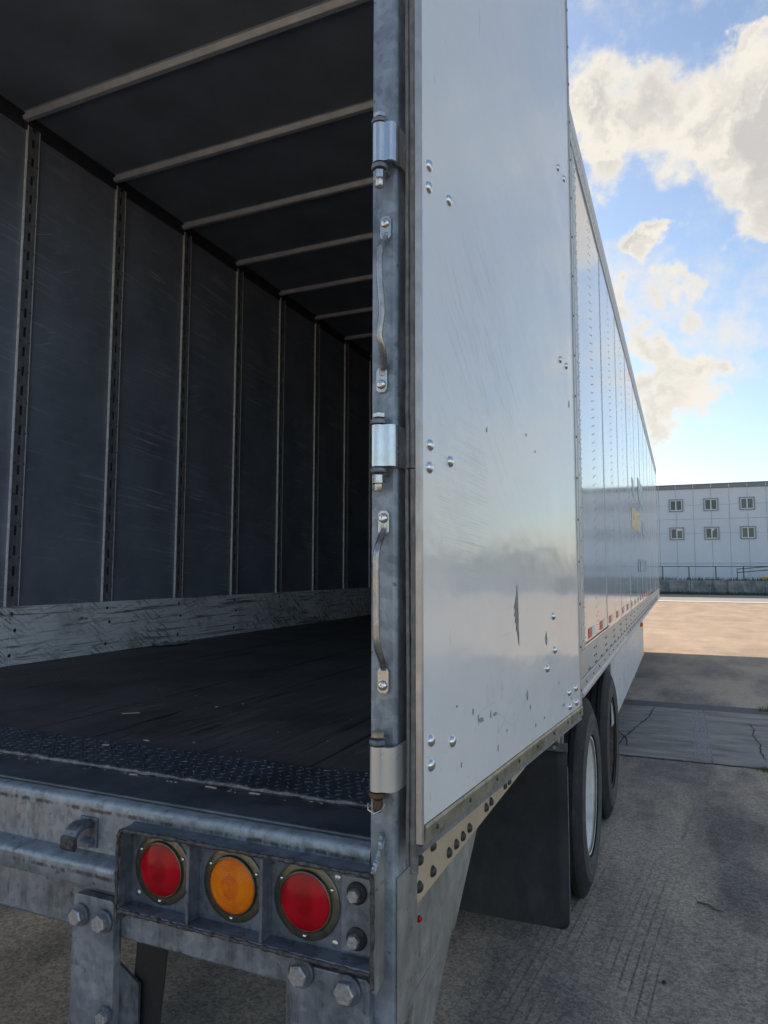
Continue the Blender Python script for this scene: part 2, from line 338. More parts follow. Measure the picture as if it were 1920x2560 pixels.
def m_door():
    m = Mat('white_door_liner'); P = m.obj(); S = m.sep(P)
    base = m.mix(m.rng(m.noise(P, 2.2, 4), .3, .7), (.82, .80, .755), (.88, .86, .81))
    def blob(s0, z0, rs, rz):
        a = m.math('DIVIDE', m.math('SUBTRACT', S[1], s0), rs); b = m.math('DIVIDE', m.math('SUBTRACT', S[2], z0), rz)
        return m.rng(m.math('ADD', m.math('MULTIPLY', a, a), m.math('MULTIPLY', b, b)), 0, 1, 1, 0, True)
    # long diagonal scrapes
    d1 = m.noise(m.map(m.map(P, rot=(R(40), 0, 0)), (1, 3.5, 130)), 1, 5, .75, .5)
    d1 = m.math('MULTIPLY', m.rng(d1, .55, .70), blob(.36, 2.15, .42, .42))
    d2 = m.noise(m.map(m.map(P, rot=(R(52), 0, 0)), (1, 5, 90)), 1, 6, .78, .7)
    d2 = m.math('MULTIPLY', m.rng(d2, .52, .68), blob(.30, 2.22, .24, .26))
    # fine horizontal rub lines
    d3 = m.noise(m.map(m.map(P, rot=(R(4), 0, 0)), (1, 3, 330)), 1, 3, .7)
    d3 = m.math('MULTIPLY', m.rng(d3, .50, .64), blob(.20, 1.88, .17, .22))
    # grime specks low on the door
    d4 = m.math('MULTIPLY', m.rng(m.noise(P, 42, 5, .7), .62, .72), m.rng(S[2], 1.25, 1.62, 1, 0))
    d5 = m.math('MULTIPLY', m.rng(m.noise(m.map(P, (1, 30, 7)), 1, 5, .7), .63, .72), .6)
    d6 = m.math('MULTIPLY', m.rng(m.vor(P, 7, 'Distance', 'DISTANCE_TO_EDGE'), .0, .006, 1, 0), m.math('MULTIPLY', m.rng(m.noise(P, 3.4, 2), .52, .6), m.rng(S[2], 1.3, 1.75, .8, 0)))
    k = m.math('MULTIPLY', d1, .5); k = m.math('MAXIMUM', k, m.math('MULTIPLY', d2, .55)); k = m.math('MAXIMUM', k, m.math('MULTIPLY', d3, .38))
    k = m.math('MAXIMUM', k, m.math('MULTIPLY', d4, .5)); k = m.math('MAXIMUM', k, m.math('MULTIPLY', d5, .5)); k = m.math('MAXIMUM', k, d6)
    c = m.mix(k, base, (.13, .125, .13))
    haze = m.rng(m.noise(P, 1.6, 5, .6), .45, .75, 0, .5)
    c = m.mix(haze, c, (.74, .74, .755))
    # yellowed film near the hinge edge
    m.set(color=c, rough=m.math('ADD', m.rng(m.noise(P, 5, 6, .65), .35, .7, .11, .22), m.math('MULTIPLY', k, .35)), coat=.3, coatr=.04, spec=.6)
    h = m.noise(m.map(P, (1, 1, 1.4)), 2.6, 3, .5)
    b = m.bump(h, .20, .035)
    lo = m.math('MULTIPLY', m.noise(m.map(P, (1, .8, 1.3)), 13, 3, .5), blob(.5, 1.70, .9, .16)); b = m.bump(lo, .14, .008, b)
    dent = m.math('MULTIPLY', m.noise(P, 9, 3, .55), blob(.08, 1.92, .16, .26)); b = m.bump(dent, .3, .014, b)
    b = m.bump(k, .12, .001, b)
    return m.normal(b).m
DOOR = m_door()

def m_side():
    m = Mat('white_side_panel'); P = m.pos()
    c = m.mix(m.rng(m.noise(P, 1.1, 4), .3, .7), (.64, .65, .65), (.70, .71, .71))
    st = m.rng(m.noise(m.map(P, (1, 12, 1.2)), 1, 5, .6), .5, .75, 0, .25)
    c = m.mix(st, c, (.46, .455, .44))
    m.set(color=c, rough=m.rng(m.noise(P, 3, 4), .3, .7, .10, .17), spec=.55, coat=.25, coatr=.05)
    return m.normal(m.bump(m.noise(m.map(P, (1, 1.6, .5)), 1.7, 2), .06, .03)).m
SIDE = m_side()

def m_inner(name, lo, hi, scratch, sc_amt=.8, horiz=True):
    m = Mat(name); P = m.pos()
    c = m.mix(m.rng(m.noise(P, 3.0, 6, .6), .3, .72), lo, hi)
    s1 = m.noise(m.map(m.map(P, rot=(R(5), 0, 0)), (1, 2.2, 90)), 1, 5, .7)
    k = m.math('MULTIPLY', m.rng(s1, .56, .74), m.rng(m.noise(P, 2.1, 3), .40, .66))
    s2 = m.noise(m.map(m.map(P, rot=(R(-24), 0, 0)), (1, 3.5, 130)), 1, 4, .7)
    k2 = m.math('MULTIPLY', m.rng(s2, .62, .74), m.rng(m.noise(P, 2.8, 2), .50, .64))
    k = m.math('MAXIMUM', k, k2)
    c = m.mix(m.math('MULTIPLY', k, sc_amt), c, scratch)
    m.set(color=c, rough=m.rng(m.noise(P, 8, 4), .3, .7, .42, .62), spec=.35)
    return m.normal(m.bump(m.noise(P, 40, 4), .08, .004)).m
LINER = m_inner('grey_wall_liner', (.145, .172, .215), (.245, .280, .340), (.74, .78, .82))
def m_kick():
    m = Mat('scuffed_kick_plate'); P = m.pos()
    c = m.mix(m.rng(m.noise(P, 5, 6, .6), .3, .7), (.86, .89, .90), (.92, .94, .95))
    s1 = m.noise(m.map(m.map(P, rot=(R(36), 0, 0)), (1, 9, 80)), 1, 6, .75, .2)
    s2 = m.noise(m.map(m.map(P, rot=(R(-12), 0, 0)), (1, 2.6, 60)), 1, 6, .75, .4)
    s3 = m.noise(m.map(P, (1, 2.0, 60)), 1, 6, .72, .6)
    msk = m.rng(m.noise(m.map(P, (1, 1, .6)), 3.1, 5, .6), .44, .60)
    k = m.math('MULTIPLY', m.math('MULTIPLY', m.rng(s1, .50, .58), msk), .95)
    k = m.math('MAXIMUM', k, m.math('MULTIPLY', m.rng(s2, .58, .66), .7))
    k = m.math('MAXIMUM', k, m.math('MULTIPLY', m.rng(s3, .53, .62), .85))
    k = m.math('MAXIMUM', k, m.rng(m.noise(m.map(P, (1, .5, 1.6)), 9, 7, .72), .60, .68, 0, .9))
    k = m.math('MAXIMUM', k, m.math('MULTIPLY', m.math('MULTIPLY', m.rng(m.noise(P, 2.3, 4, .6), .48, .64), m.rng(m.noise(m.map(P, (1, 6, 14)), 2, 6, .75), .38, .6)), .75))
    c = m.mix(k, c, (.055, .048, .045))
    m.set(color=c, rough=.55)
    return m.normal(m.bump(k, .3, .002)).m
KICK = m_kick()
POST_IN = m_plain('wall_post_steel', (.22, .235, .26), .45, .3, .25, 30, .1, 90, dirt=(.18, .18, .19), dscale=16)
BOW = m_plain('roof_bow_steel', (.42, .45, .49), .55, .3, .15, 12, .05)
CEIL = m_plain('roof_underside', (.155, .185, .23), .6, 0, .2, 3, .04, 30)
def m_floor():
    m = Mat('oiled_floor_board'); P = m.pos()
    g = m.noise(m.map(P, (60, 2.2, 60)), 1, 5, .65)
    c = m.mix(m.rng(g, .3, .7), (.052, .047, .045), (.15, .137, .128))
    c = m.mix(m.rng(m.noise(P, 3, 5), .4, .7, 0, .6), c, (.022, .022, .024))
    gap = m.rng(m.noise(m.map(P, (30, 1.2, 30)), 1, 3, .6), .64, .68)
    c = m.mix(gap, c, (.012, .012, .012))
    speck = m.rng(m.noise(P, 75, 2), .74, .77)
    c = m.mix(m.math('MULTIPLY', speck, .7), c, (.30, .27, .22))
    m.set(color=c, rough=m.rng(g, .3, .7, .5, .68), spec=.3)
    return m.normal(m.bump(g, .4, .004)).m
FLOOR = m_floor()
TREAD = m_plain('worn_tread_plate', (.10, .115, .135), .42, .6, .35, 14, .12, 130, dirt=(.02, .02, .022), dscale=7)
SILL_TOP = m_plain('sill_top_scuffed', (.10, .115, .135), .45, .5, .35, 9, .12, 110, dirt=(.025, .025, .03), dscale=6)

# ------------------------------------------------------------------ ground
def m_asphalt():
    m = Mat('weathered_asphalt'); P = m.pos(); S = m.sep(P)
    dist = m.N('ShaderNodeVectorMath'); dist.operation = 'DISTANCE'; m.L(P, dist.inputs[0]); dist.inputs[1].default_value = CAM
    near = m.rng(dist.outputs['Value'], 4, 16, 1, .25)
    agg = m.sep(m.vor(P, 78))[0]
    agg2 = m.rng(m.noise(P, 120, 3, .7), .3, .7)
    k = m.math('ADD', m.math('MULTIPLY', agg, .5), m.math('MULTIPLY', agg2, .5))
    k = m.math('ADD', .5, m.math('MULTIPLY', m.math('SUBTRACT', k, .5), near))
    c = m.mix(m.rng(m.noise(P, 2.2, 6, .62), .3, .7), (.225, .194, .165), (.305, .266, .225))
    bright = m.math('MULTIPLY', m.rng(m.noise(P, 95, 2), .70, .74), near)
    c = m.mix(m.math('MULTIPLY', bright, .6), c, (.42, .40, .37))
    mid = m.noise(P, 9, 6, .7)
    c = m.mix(m.rng(mid, .42, .66, 0, .55), c, (.135, .120, .108))
    # broad worn and stained patches
    big = m.noise(P, .75, 6, .62)
    c = m.mix(m.rng(big, .46, .60, 0, .62), c, (.125, .112, .104))
    sand = m.noise(m.map(P, (1.1, .35, 1)), 1.25, 6, .6)
    c = m.mix(m.rng(sand, .42, .60, 0, .85), c, (.45, .36, .275))
    # tyre tracks pressed into the dust
    X = m.math('ADD', S[0], m.math('MULTIPLY', S[1], -.10)); X = m.math('ADD', X, m.math('MULTIPLY', m.noise(m.map(P, (.5, .35, 1)), 1, 1), .08))
    def band(x0, w): return m.rng(m.math('ABSOLUTE', m.math('SUBTRACT', X, x0)), w * .8, w, 1, 0)
    def grooves(pitch, wid): return m.rng(m.math('ABSOLUTE', m.math('SUBTRACT', m.math('FRACT', m.math('DIVIDE', X, pitch)), .5)), wid, wid + .06, 1, 0)
    tr = m.math('MAXIMUM', band(1.32, .16), m.math('MULTIPLY', band(.98, .14), .8)); tr = m.math('MAXIMUM', tr, m.math('MULTIPLY', band(1.92, .12), .6))
    yfade = m.math('MULTIPLY', m.rng(S[1], 2.6, 3.9, 1, 0), m.rng(m.noise(m.map(P, (3, 1.3, 1)), 1, 4), .40, .58))
    tr = m.math('MULTIPLY', tr, yfade)
    c = m.mix(m.math('MULTIPLY', tr, .6), c, (.36, .29, .23))
    gr = m.math('MULTIPLY', grooves(.046, .07), tr)
    c = m.mix(m.math('MULTIPLY', gr, .55), c, (.06, .05, .045))
    far = m.rng(S[1], 9, 16, 0, .75)
    c = m.mix(far, c, m.mix(m.rng(m.noise(m.map(P, (.25, 1.1, 1)), 1, 6, .65), .3, .7), (.19, .150, .116), (.25, .202, .158)))
    c = m.mul(c, k, .84, 1.82)
    m.set(color=c, rough=.9, spec=.08)
    b = m.bump(k, .9, .006); b = m.bump(big, .3, .02, b); b = m.bump(gr, -.8, .006, b)
    return m.normal(b).m
ASPHALT = m_asphalt()
def grid(name, x0, x1, y0, y1, z, mat, parent=None):
    return MB().add([(x0, y0, z), (x1, y0, z), (x1, y1, z), (x0, y1, z)], [(0, 1, 2, 3)]).build(name, mat, parent)
g = grid('ground', -400, 400, -400, 700, 0.0, ASPHALT); g['kind'] = 'structure'
def m_concrete():
    m = Mat('old_concrete'); P = m.pos()
    n = m.noise(m.map(P, (.8, 2.4, 1)), 2.2, 7, .68)
    c = m.mix(m.rng(n, .32, .68), (.20, .182, .160), (.46, .42, .365))
    c = m.mix(m.rng(m.noise(P, 130, 3), .55, .75, 0, .35), c, (.30, .29, .275))
    st = m.rng(m.noise(m.map(P, (1.3, 9, 1)), 1.1, 6, .65), .52, .66, 0, .55)
    c = m.mix(st, c, (.36, .35, .335))
    m.set(color=c, rough=.9, spec=.08)
    b = m.bump(m.noise(P, 70, 5), .5, .004); return m.normal(b).m
CONC = m_concrete()
CRACK = m_plain('crack_dirt', (.04, .038, .034), .9, 0, .3, 60)
slab = empty('concrete_strip', (0, 0, 0)); slab['kind'] = 'structure'
xs = [-14.0, -4.9, 1.97, 8.8, 18, 30]
for a, b in zip(xs[:-1], xs[1:]):
    MB().box(a + .004, b - .004, 5.83, 8.32, -.05, .016).build('slab', CONC, slab, bevel=.006)
MB().box(-14, 30, 8.345, 8.75, -.05, .006).build('slab_edge_joint', m_plain('joint_fill', (.14, .135, .13), .9, 0, .3, 30, .4, 90), slab)
def ribbon(pts, w, z, jit=.35, sub=6, seed=1):
    rr = random.Random(seed); P = []
    for (a, b) in zip(pts[:-1], pts[1:]):
        for k in range(sub): P.append((a[0] + (b[0] - a[0]) * k / sub, a[1] + (b[1] - a[1]) * k / sub))
    P.append(pts[-1]); L = []; Rr = []
    for i, p in enumerate(P):
        q = P[min(i + 1, len(P) - 1)]; o = P[max(i - 1, 0)]; dx, dy = q[0] - o[0], q[1] - o[1]; l = math.hypot(dx, dy) or 1
        nx, ny = -dy / l, dx / l; e = min(1, (i + .3) / 2, (len(P) - 1 - i + .3) / 2)
        j = (rr.random() - .5) * w * 1.6
        ww = w * (.45 + jit * 2 * rr.random()) * e
        L.append((p[0] + nx * (ww + j), p[1] + ny * (ww + j), z)); Rr.append((p[0] - nx * (ww - j), p[1] - ny * (ww - j), z))
    n = len(P); m = MB(); m.add(L + Rr, [(i, i + 1, n + i + 1, n + i) for i in range(n - 1)]); return m
for i, (pts, w) in enumerate([([(1.42, 8.3), (1.39, 8.0), (1.37, 7.6), (1.28, 7.1), (1.22, 6.7), (1.16, 6.3), (1.14, 5.86)], .009),
                              ([(2.41, 7.7), (2.44, 7.4), (2.40, 7.1), (2.43, 6.7), (2.40, 6.4), (2.42, 6.05)], .008),
                              ([(1.05, 6.9), (1.2, 6.45), (1.24, 6.1)], .008), ([(2.43, 6.7), (2.52, 6.5)], .006), ([(1.37, 7.6), (1.45, 7.45)], .005)]):
    ribbon(pts, w, .0195, seed=i).build('crack', CRACK, slab)
ribbon([(-14, 5.815), (0, 5.812), (1.2, 5.81), (1.6, 5.812), (2.0, 5.815), (2.5, 5.815), (4, 5.81), (30, 5.815)], .014, .004, sub=22, seed=9).build('joint_crack', CRACK, slab)
def m_worn(name, colr, thr=.5, sc=24, under=None):
    m = Mat(name); P = m.pos(); n = m.noise(P, sc, 6, .7)
    tr = m.N('ShaderNodeBsdfTransparent'); mx = m.N('ShaderNodeMixShader'); m.L(m.rng(n, thr - .05, thr + .06), mx.inputs[0]); m.L(tr.outputs[0], mx.inputs[1]); m.L(m.p.outputs[0], mx.inputs[2]); m.L(mx.outputs[0], m.out.inputs[0])
    m.set(color=colr, rough=.8); return m.m
PAINT = m_worn('worn_white_paint', (.42, .42, .40), .49, 46)
grid('paint_stripe', 1.835, 1.985, 5.87, 8.12, .0205, PAINT, slab)
grid('paint_stripe', 1.46, 1.84, 6.52, 6.58, .0203, m_worn('faint_paint', (.34, .34, .33), .50, 60), slab)
tarline = ribbon([(1.98, 5.75), (1.93, 5.2), (1.84, 4.6), (1.76, 4.15), (1.72, 3.8)], .012, .004, sub=8, seed=4).build('sealed_crack', m_plain('pale_sealant', (.26, .25, .235), .8, 0, .2, 60)); tarline['kind'] = 'structure'

# ------------------------------------------------------------------ the trailer
T = empty('semi_trailer', (0, 0, 0))
tag(T, 'long white box semi-trailer parked with its rear door swung open', 'trailer')
HW = 1.297
LEN = 16.15
# --- floor, tread plate, sill
floor = MB().box(-1.25, 1.25, .16, LEN - .08, 1.13, 1.215).build('floor', BOLT_DARK, T)
pw = 2.5 / 8
for i in range(8):
    MB().box(-1.25 + i * pw + .0022, -1.25 + (i + 1) * pw - .0022, .362, LEN - .1, 1.216, 1.25 - random.random() * .003).build('floor_board', FLOOR, floor, bevel=.002, seg=1)
tread = MB().box(-1.25, 1.25, .158, .360, 1.217, 1.2525).build('tread_plate', TREAD, T, bevel=.0015, seg=1)
lug = MB()
nx = 100
for i in range(nx):
    for j in range(8):
        cx = -1.235 + (i + .5) * 2.47 / nx + (.0 if j % 2 else .0124); cy = .175 + j * .0236
        a = R(45) if (i + j) % 2 else R(-45); ux, uy = math.cos(a), math.sin(a)
        L_, W_, H_ = .0115, .0042, .0022
        pts = [(L_, 0), (0, W_), (-L_, 0), (0, -W_)]
        vs = [(cx + p * ux - q * uy, cy + p * uy + q * ux, 1.2525) for p, q in pts] + [(cx + (p * ux - q * uy) * .45, cy + (p * uy + q * ux) * .45, 1.2525 + H_) for p, q in pts]
        lug.add(vs, [(4, 5, 6, 7), (0, 1, 5, 4), (1, 2, 6, 5), (2, 3, 7, 6), (3, 0, 4, 7)])
lo = lug.build('raised_lugs', TREAD, tread); lo['kind'] = 'stuff'
prof = [(.157, 1.10), (.157, 1.246), (.045, 1.2405), (.014, 1.2395), (.006, 1.2375), (.0015, 1.233), (0, 1.226), (0, 1.215), (0, 1.095), (.012, 1.088), (.04, 1.088)]
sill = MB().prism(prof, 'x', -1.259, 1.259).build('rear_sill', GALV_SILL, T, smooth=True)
MB().box(-1.259, 1.2585, .026, .155, 1.2412, 1.2478).build('sill_top_plate', SILL_TOP, sill, bevel=.003)
# weld bead between the tread plate and the sill
pth = []; rad = []
n = 150
for i in range(n + 1):
    x = -1.25 + 2.5 * i / n; pth.append((x, .156 + random.uniform(-.0025, .0025), 1.252 + random.uniform(-.001, .0015))); rad.append(.0058 + random.uniform(-.0018, .0022))
MB().tube(pth, rad, 7).build('weld_bead', m_plain('weld_steel', (.20, .19, .19), .5, .7, .5, 70, .6, 160, dirt=(.03, .025, .022), dscale=30), sill, smooth=True)
# ledge under the sill; its edge highlight is painted in with the wear
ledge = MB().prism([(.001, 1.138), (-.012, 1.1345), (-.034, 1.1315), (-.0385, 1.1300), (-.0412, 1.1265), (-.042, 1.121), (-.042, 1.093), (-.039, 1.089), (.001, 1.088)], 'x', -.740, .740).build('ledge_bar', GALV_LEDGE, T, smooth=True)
beam = MB().prism([(.004, 1.0875), (.004, .984), (.010, .978), (.09, .978), (.09, 1.0875)], 'x', -1.264, 1.264).build('lower_beam', GALV, T)
# --- lamp box
ZT, ZB, YR, YB = 1.215, 1.060, -.045, -.010
box = MB()
box.box(.742, 1.286, YB, -.0005, ZB, ZT - .001)                       # back plate
box.box(.752, 1.281, YR, YB, ZT - .006, ZT)                           # top flange
box.box(.746, 1.281, YR, YB, ZB, ZB + .006)                           # bottom flange
box.box(.740, .746, YR, YB, ZB - .02, ZT - .012)                      # left flange
box.prism([(.740, ZT - .012), (.743, ZT - .004), (.752, ZT), (.752, ZT - .006), (.748, ZT - .009), (.746, ZT - .012)], 'y', YR, YB)
for dx in (.9045, 1.0645): box.box(dx, dx + .0065, YR + .002, YB, ZB + .006, ZT - .006)
lamp_box = box.build('lamp_box', GALV_D, T, bevel=.0012, seg=1)
MB().prism([(.0, 1.262), (-.008, 1.25), (YR - .002, ZT + .008), (YR - .002, ZB - .02), (-.034, ZB - .034), (-.0, ZB - .022)], 'x', 1.2812, 1.2875).build('end_plate', GALV_L, lamp_box, bevel=.001, seg=1)
def rough_rim(pts, r, n, seed, name, mat=RIM_EDGE, parent=None, amp=.35):
    rr = random.Random(seed); P = []; Q = []
    for (a, b) in zip(pts[:-1], pts[1:]):
        a = Vector(a); b = Vector(b)
        for k in range(n):
            p = a.lerp(b, k / n); P.append(p + Vector((rr.uniform(-1, 1), rr.uniform(-.3, .3), rr.uniform(-1, 1))) * r * .18); Q.append(r * (1 + rr.uniform(-amp, amp)))
    P.append(Vector(pts[-1])); Q.append(r)
    return MB().tube(P, Q, 6).build(name, mat, parent, smooth=True)
yr = YR - .001
rough_rim([(1.284, yr, ZT + .001), (1.0, yr, ZT - .001), (.757, yr, ZT - .003)], .0042, 34, 1, 'rim_edge', parent=lamp_box)
rough_rim([(.757, yr, ZT - .003), (.747, yr, ZT - .006), (.743, yr, ZT - .016), (.742, yr, 1.14), (.743, yr, ZB - .02)], .0040, 10, 2, 'rim_edge', parent=lamp_box)
rough_rim([(.748, yr, ZB + .002), (1.0, yr, ZB + .002), (1.28, yr, ZB + .001)], .0036, 40, 3, 'rim_edge', parent=lamp_box)
rough_rim([(1.2845, yr, ZT + .006), (1.2845, yr, ZB - .02)], .0040, 16, 4, 'rim_edge', parent=lamp_box, amp=.18)
WELD_L = m_plain('bright_weld', (.34, .38, .42), .4, .6, .4, 90, .5, 200)
rough_rim([(1.2845, yr + .002, ZT + .004), (1.285, -.028, 1.236), (1.284, -.012, 1.256), (1.280, -.001, 1.272)], .0042, 10, 5, 'weld_bead', WELD_L, lamp_box)
# raised bolt pad right of the lamps
MB().box(1.212, 1.276, YB - .006, YB, 1.070, 1.196).build('bolt_pad', GALV, lamp_box, bevel=.006, seg=2)
for zc in (1.171, 1.097):
    hexbolt('bolt', BOLT_HEAD, lamp_box, (1.242, YB - .012, zc), (0, -1, 0), .0115, .012)
    MB().lathe((1.243, YB - .0065, zc), (0, -1, 0), [(.0185, 0), (.0185, .003), (.015, .006)], 20).build('washer', BLACK, lamp_box, smooth=True)
def lamp(name, x, z, mat, label, ridge=.00015):
    c = (x, YB, z)
    b = MB().lathe(c, (0, -1, 0), [(.066, 0), (.066, .0022), (.0645, .0032), (.0535, .0036), (.0515, .0085), (.0500, .0092), (.0493, .006)], 48).build(name, BEZEL, T, smooth=True)
    b['label'] = label
    prof = []
    R0 = .0492
    N = 30
    for i in range(N + 1):
        r = R0 * (1 - i / N) + .0004
        h = .0058 + .0075 * (1 - (r / R0) ** 2) + (ridge if i % 2 else 0) * (1 if i > 3 else 0)
        prof.append((r, h))
    MB().lathe(c, (0, -1, 0), [(R0, .002)] + prof, 48).build('lens', mat, b, smooth=True)
    for k in range(3):
        a = R(148) - k * R(120)
        p = (x + math.cos(a) * .0585, YB - .0035, z + math.sin(a) * .0585)
        MB().lathe(p, (0, -1, 0), [(.0042, 0), (.0040, .0012), (.0026, .0026), (.001, .003)], 10).build('rivet', CHROME, b, smooth=True)
    return b
lamp('stop_lamp', .8225, 1.138, RED_LENS, 'left red tail lamp')
lamp('turn_lamp', .9885, 1.138, AMBER_LENS, 'amber middle lamp', .00055)
lamp('stop_lamp', 1.1425, 1.138, RED_LENS, 'right red tail lamp')
for (px, pz) in ((.768, 1.195), (.765, 1.084), (1.203, 1.186), (1.199, 1.077)):
    MB().lathe((px, YB, pz), (0, -1, 0), [(.0062, 0), (.006, .001), (.004, .0022), (.0012, .0026)], 12).build('rivet', ZINC, lamp_box, smooth=True)
# left lamp box stands off frame on the other half of the sill
# --- door hold-back hook
hk = MB()
hk.box(.598, .646, -.006, .0005, 1.146, 1.206)
hook = hk.build('holdback_hook', GALV_D, T, bevel=.002)
hk = MB()
pts = [(-.004, 1.199), (-.020, 1.203), (-.036, 1.201), (-.048, 1.194), (-.056, 1.180), (-.058, 1.163), (-.052, 1.158), (-.046, 1.164), (-.046, 1.177), (-.040, 1.186), (-.030, 1.190), (-.016, 1.190), (-.004, 1.186)]
hk.prism(pts, 'x', .603, .638); hk.build('hook_arm', GALV_D, hook, bevel=.002)
MB().prism([(-.006, 1.150), (-.022, 1.152), (-.022, 1.162), (-.006, 1.168)], 'x', .612, .640).build('hook_lug', GALV_D, hook, bevel=.0015, seg=1)
MB().prism([(-.0585, 1.180), (-.0605, 1.163), (-.053, 1.1545), (-.046, 1.162), (-.0475, 1.177), (-.0545, 1.186)], 'x', .6025, .6385).build('hook_tip', RIM_EDGE, hook, bevel=.002)
# --- underride guard legs
def leg(x0, x1, zt, bolts, lo_bolt=None):
    g = MB(); g.prism([(x0, zt - .006), (x0 + .006, zt), (x1 - .006, zt), (x1, zt - .006), (x1, zt - .09), (x1 + .004, zt - .11), (x1 + .004, .44), (x0 + .003, .44), (x0 - .004, zt - .11), (x0 - .004, zt - .03)], 'y', -.020, -.001)
    o = g.build('guard_leg', GALV, T, bevel=.002)
    MB().box(x0 + .006, x0 + .014, -.001, .10, .44, .977).build('leg_web', GALV_D, o)
    for (bx, bz, br) in bolts:
        hexbolt('bolt', BOLT_HEAD, o, (bx, -.025, bz), (0, -1, 0), br, .016, washer=br * 1.33, wmat=GALV_D, rot=random.random())
    return o
lg = leg(.607, .712, 1.060, [(.628, 1.022, .0165), (.690, 1.021, .0165), (.704, .848, .012)])
lg2 = leg(1.112, 1.268, 1.036, [(1.140, 1.024, .0185), (1.229, 1.016, .019)])
for s in (-1,):
    dup(lg, (-1.319, 0, 0)); dup(lg2, (-2.38, 0, 0))
MB().box(-1.2, 1.2, -.026, .08, .436, .54).build('guard_bar', GALV, T, bevel=.006)
# dark diagonal brace behind the inner leg
br = MB(); br.add([(.50, .30, .98), (.60, .30, .98), (.545, .30, .46), (.46, .30, .46), (.50, .305, .98), (.60, .305, .98), (.545, .305, .46), (.46, .305, .46)], [(0, 1, 2, 3), (7, 6, 5, 4), (0, 4, 5, 1), (1, 5, 6, 2), (2, 6, 7, 3), (3, 7, 4, 0)])
br.build('guard_brace', BLACK, T)
MB().prism([(.40, .76), (.508, .70), (.508, .45), (.40, .45)], 'y', .285, .292).build('brace_gusset', GALV_D, T)
# --- corner posts and rear header
def post(sx):
    g = MB(); poly = [(1.259, 0.002), (1.262, 0), (1.303, 0), (1.309, .006), (1.309, .088), (1.259, .088)]
    g.prism([(sx * a, b) for a, b in poly], 'z', .958, 4.02)
    return g.build('corner_post', GALV_POST, T, bevel=.0015, seg=1)
cp = post(1); post(-1)
MB().prism([(.0885, 1.20), (.0885, .985), (.04, .956), (.0005, .956), (.0005, 1.20)], 'x', 1.3095, 1.3125).build('post_side_plate', GALV_L, cp)
MB().box(-1.309, 1.309, .0, .12, 3.965, 4.12).build('rear_header', GALV, T, bevel=.004)
# --- sides
def rivet_cluster(pts, r=.006, h=.003, n=6, ax='x', sgn=1):
    m = MB()
    for (x, y, z) in pts:
        b = len(m.v)
        for rr_, hh in ((r, 0), (r * .6, h)):
            for k in range(n):
                t = 2 * math.pi * k / n; m.v.append((x + sgn * hh, y + rr_ * math.cos(t), z + rr_ * math.sin(t)))
        for k in range(n):
            k2 = (k + 1) % n; m.f.append((b + k, b + k2, b + n + k2, b + n + k))
        m.f.append(tuple(b + n + k for k in range(n)))
    return m
RIV = m_plain('rivet_aluminium', (.40, .41, .42), .35, .6, .1, 40)
seams = [.12, .17 + 1.22] + [2.61 + 1.22 * k for k in range(0, 12)]
seams = [s for s in seams if s < LEN - .2] + [LEN]
for i, (a, b) in enumerate(zip(seams[:-1], seams[1:])):
    x1 = HW + (.0012 if i % 2 else 0)
    o = MB().box(1.285, x1, a, b - .003, 1.318, 3.968).build('side_panel', SIDE, T)
    MB().box(1.285, HW + .0026, b - .016, b + .014, 1.319, 3.967).build('seam_strip', SIDE, o)
    if 2.2 < b and a < 9.5:
        pts = []
        zz = 1.345; st = .052 if a < 5 else .075
        while zz < 3.95:
            pts += [(HW + .0026, b - .011, zz), (HW + .0026, b + .009, zz + st * .5)]
            mid = (a + b) / 2
            pts += [(x1, mid - .035, zz), (x1, mid + .04, zz + st * .35)]
            zz += st
        q = rivet_cluster(pts, .0046, .0025).build('rivet_rows', RIV, o); q['kind'] = 'stuff'
# edge post just beyond the door
eo = MB().box(1.284, HW + .004, 2.475, 2.565, 1.32, 3.968).build('edge_strip', RAIL, T, bevel=.002)
rivet_cluster([(HW + .004, 2.52, 1.36 + .085 * k) for k in range(30)], .0055).build('rivet_rows', RIV, eo)['kind'] = 'stuff'
for sx in (-1, 1):
    tr = MB().prism([(sx * 1.27, 3.966), (sx * 1.304, 3.966), (sx * 1.306, 3.975), (sx * 1.306, 4.035), (sx * 1.311, 4.043), (sx * 1.311, 4.115), (sx * 1.300, 4.125), (sx * 1.27, 4.125)], 'y', .02, LEN).build('top_rail', RAIL, T)
    if sx > 0:
        rivet_cluster([(1.306, 2.4 + .075 * k, 4.005) for k in range(90)], .006).build('rivet_rows', RIV, tr)['kind'] = 'stuff'
MB().box(-1.297, -1.285, .1, LEN, 1.1, 3.97).build('far_side_wall', SIDE, T)
MB().box(-1.297, 1.297, LEN - .06, LEN, 1.1, 4.1).build('front_wall', SIDE, T)
MB().box(-1.285, 1.285, .06, LEN, 4.036, 4.10).build('roof', SIDE, T)
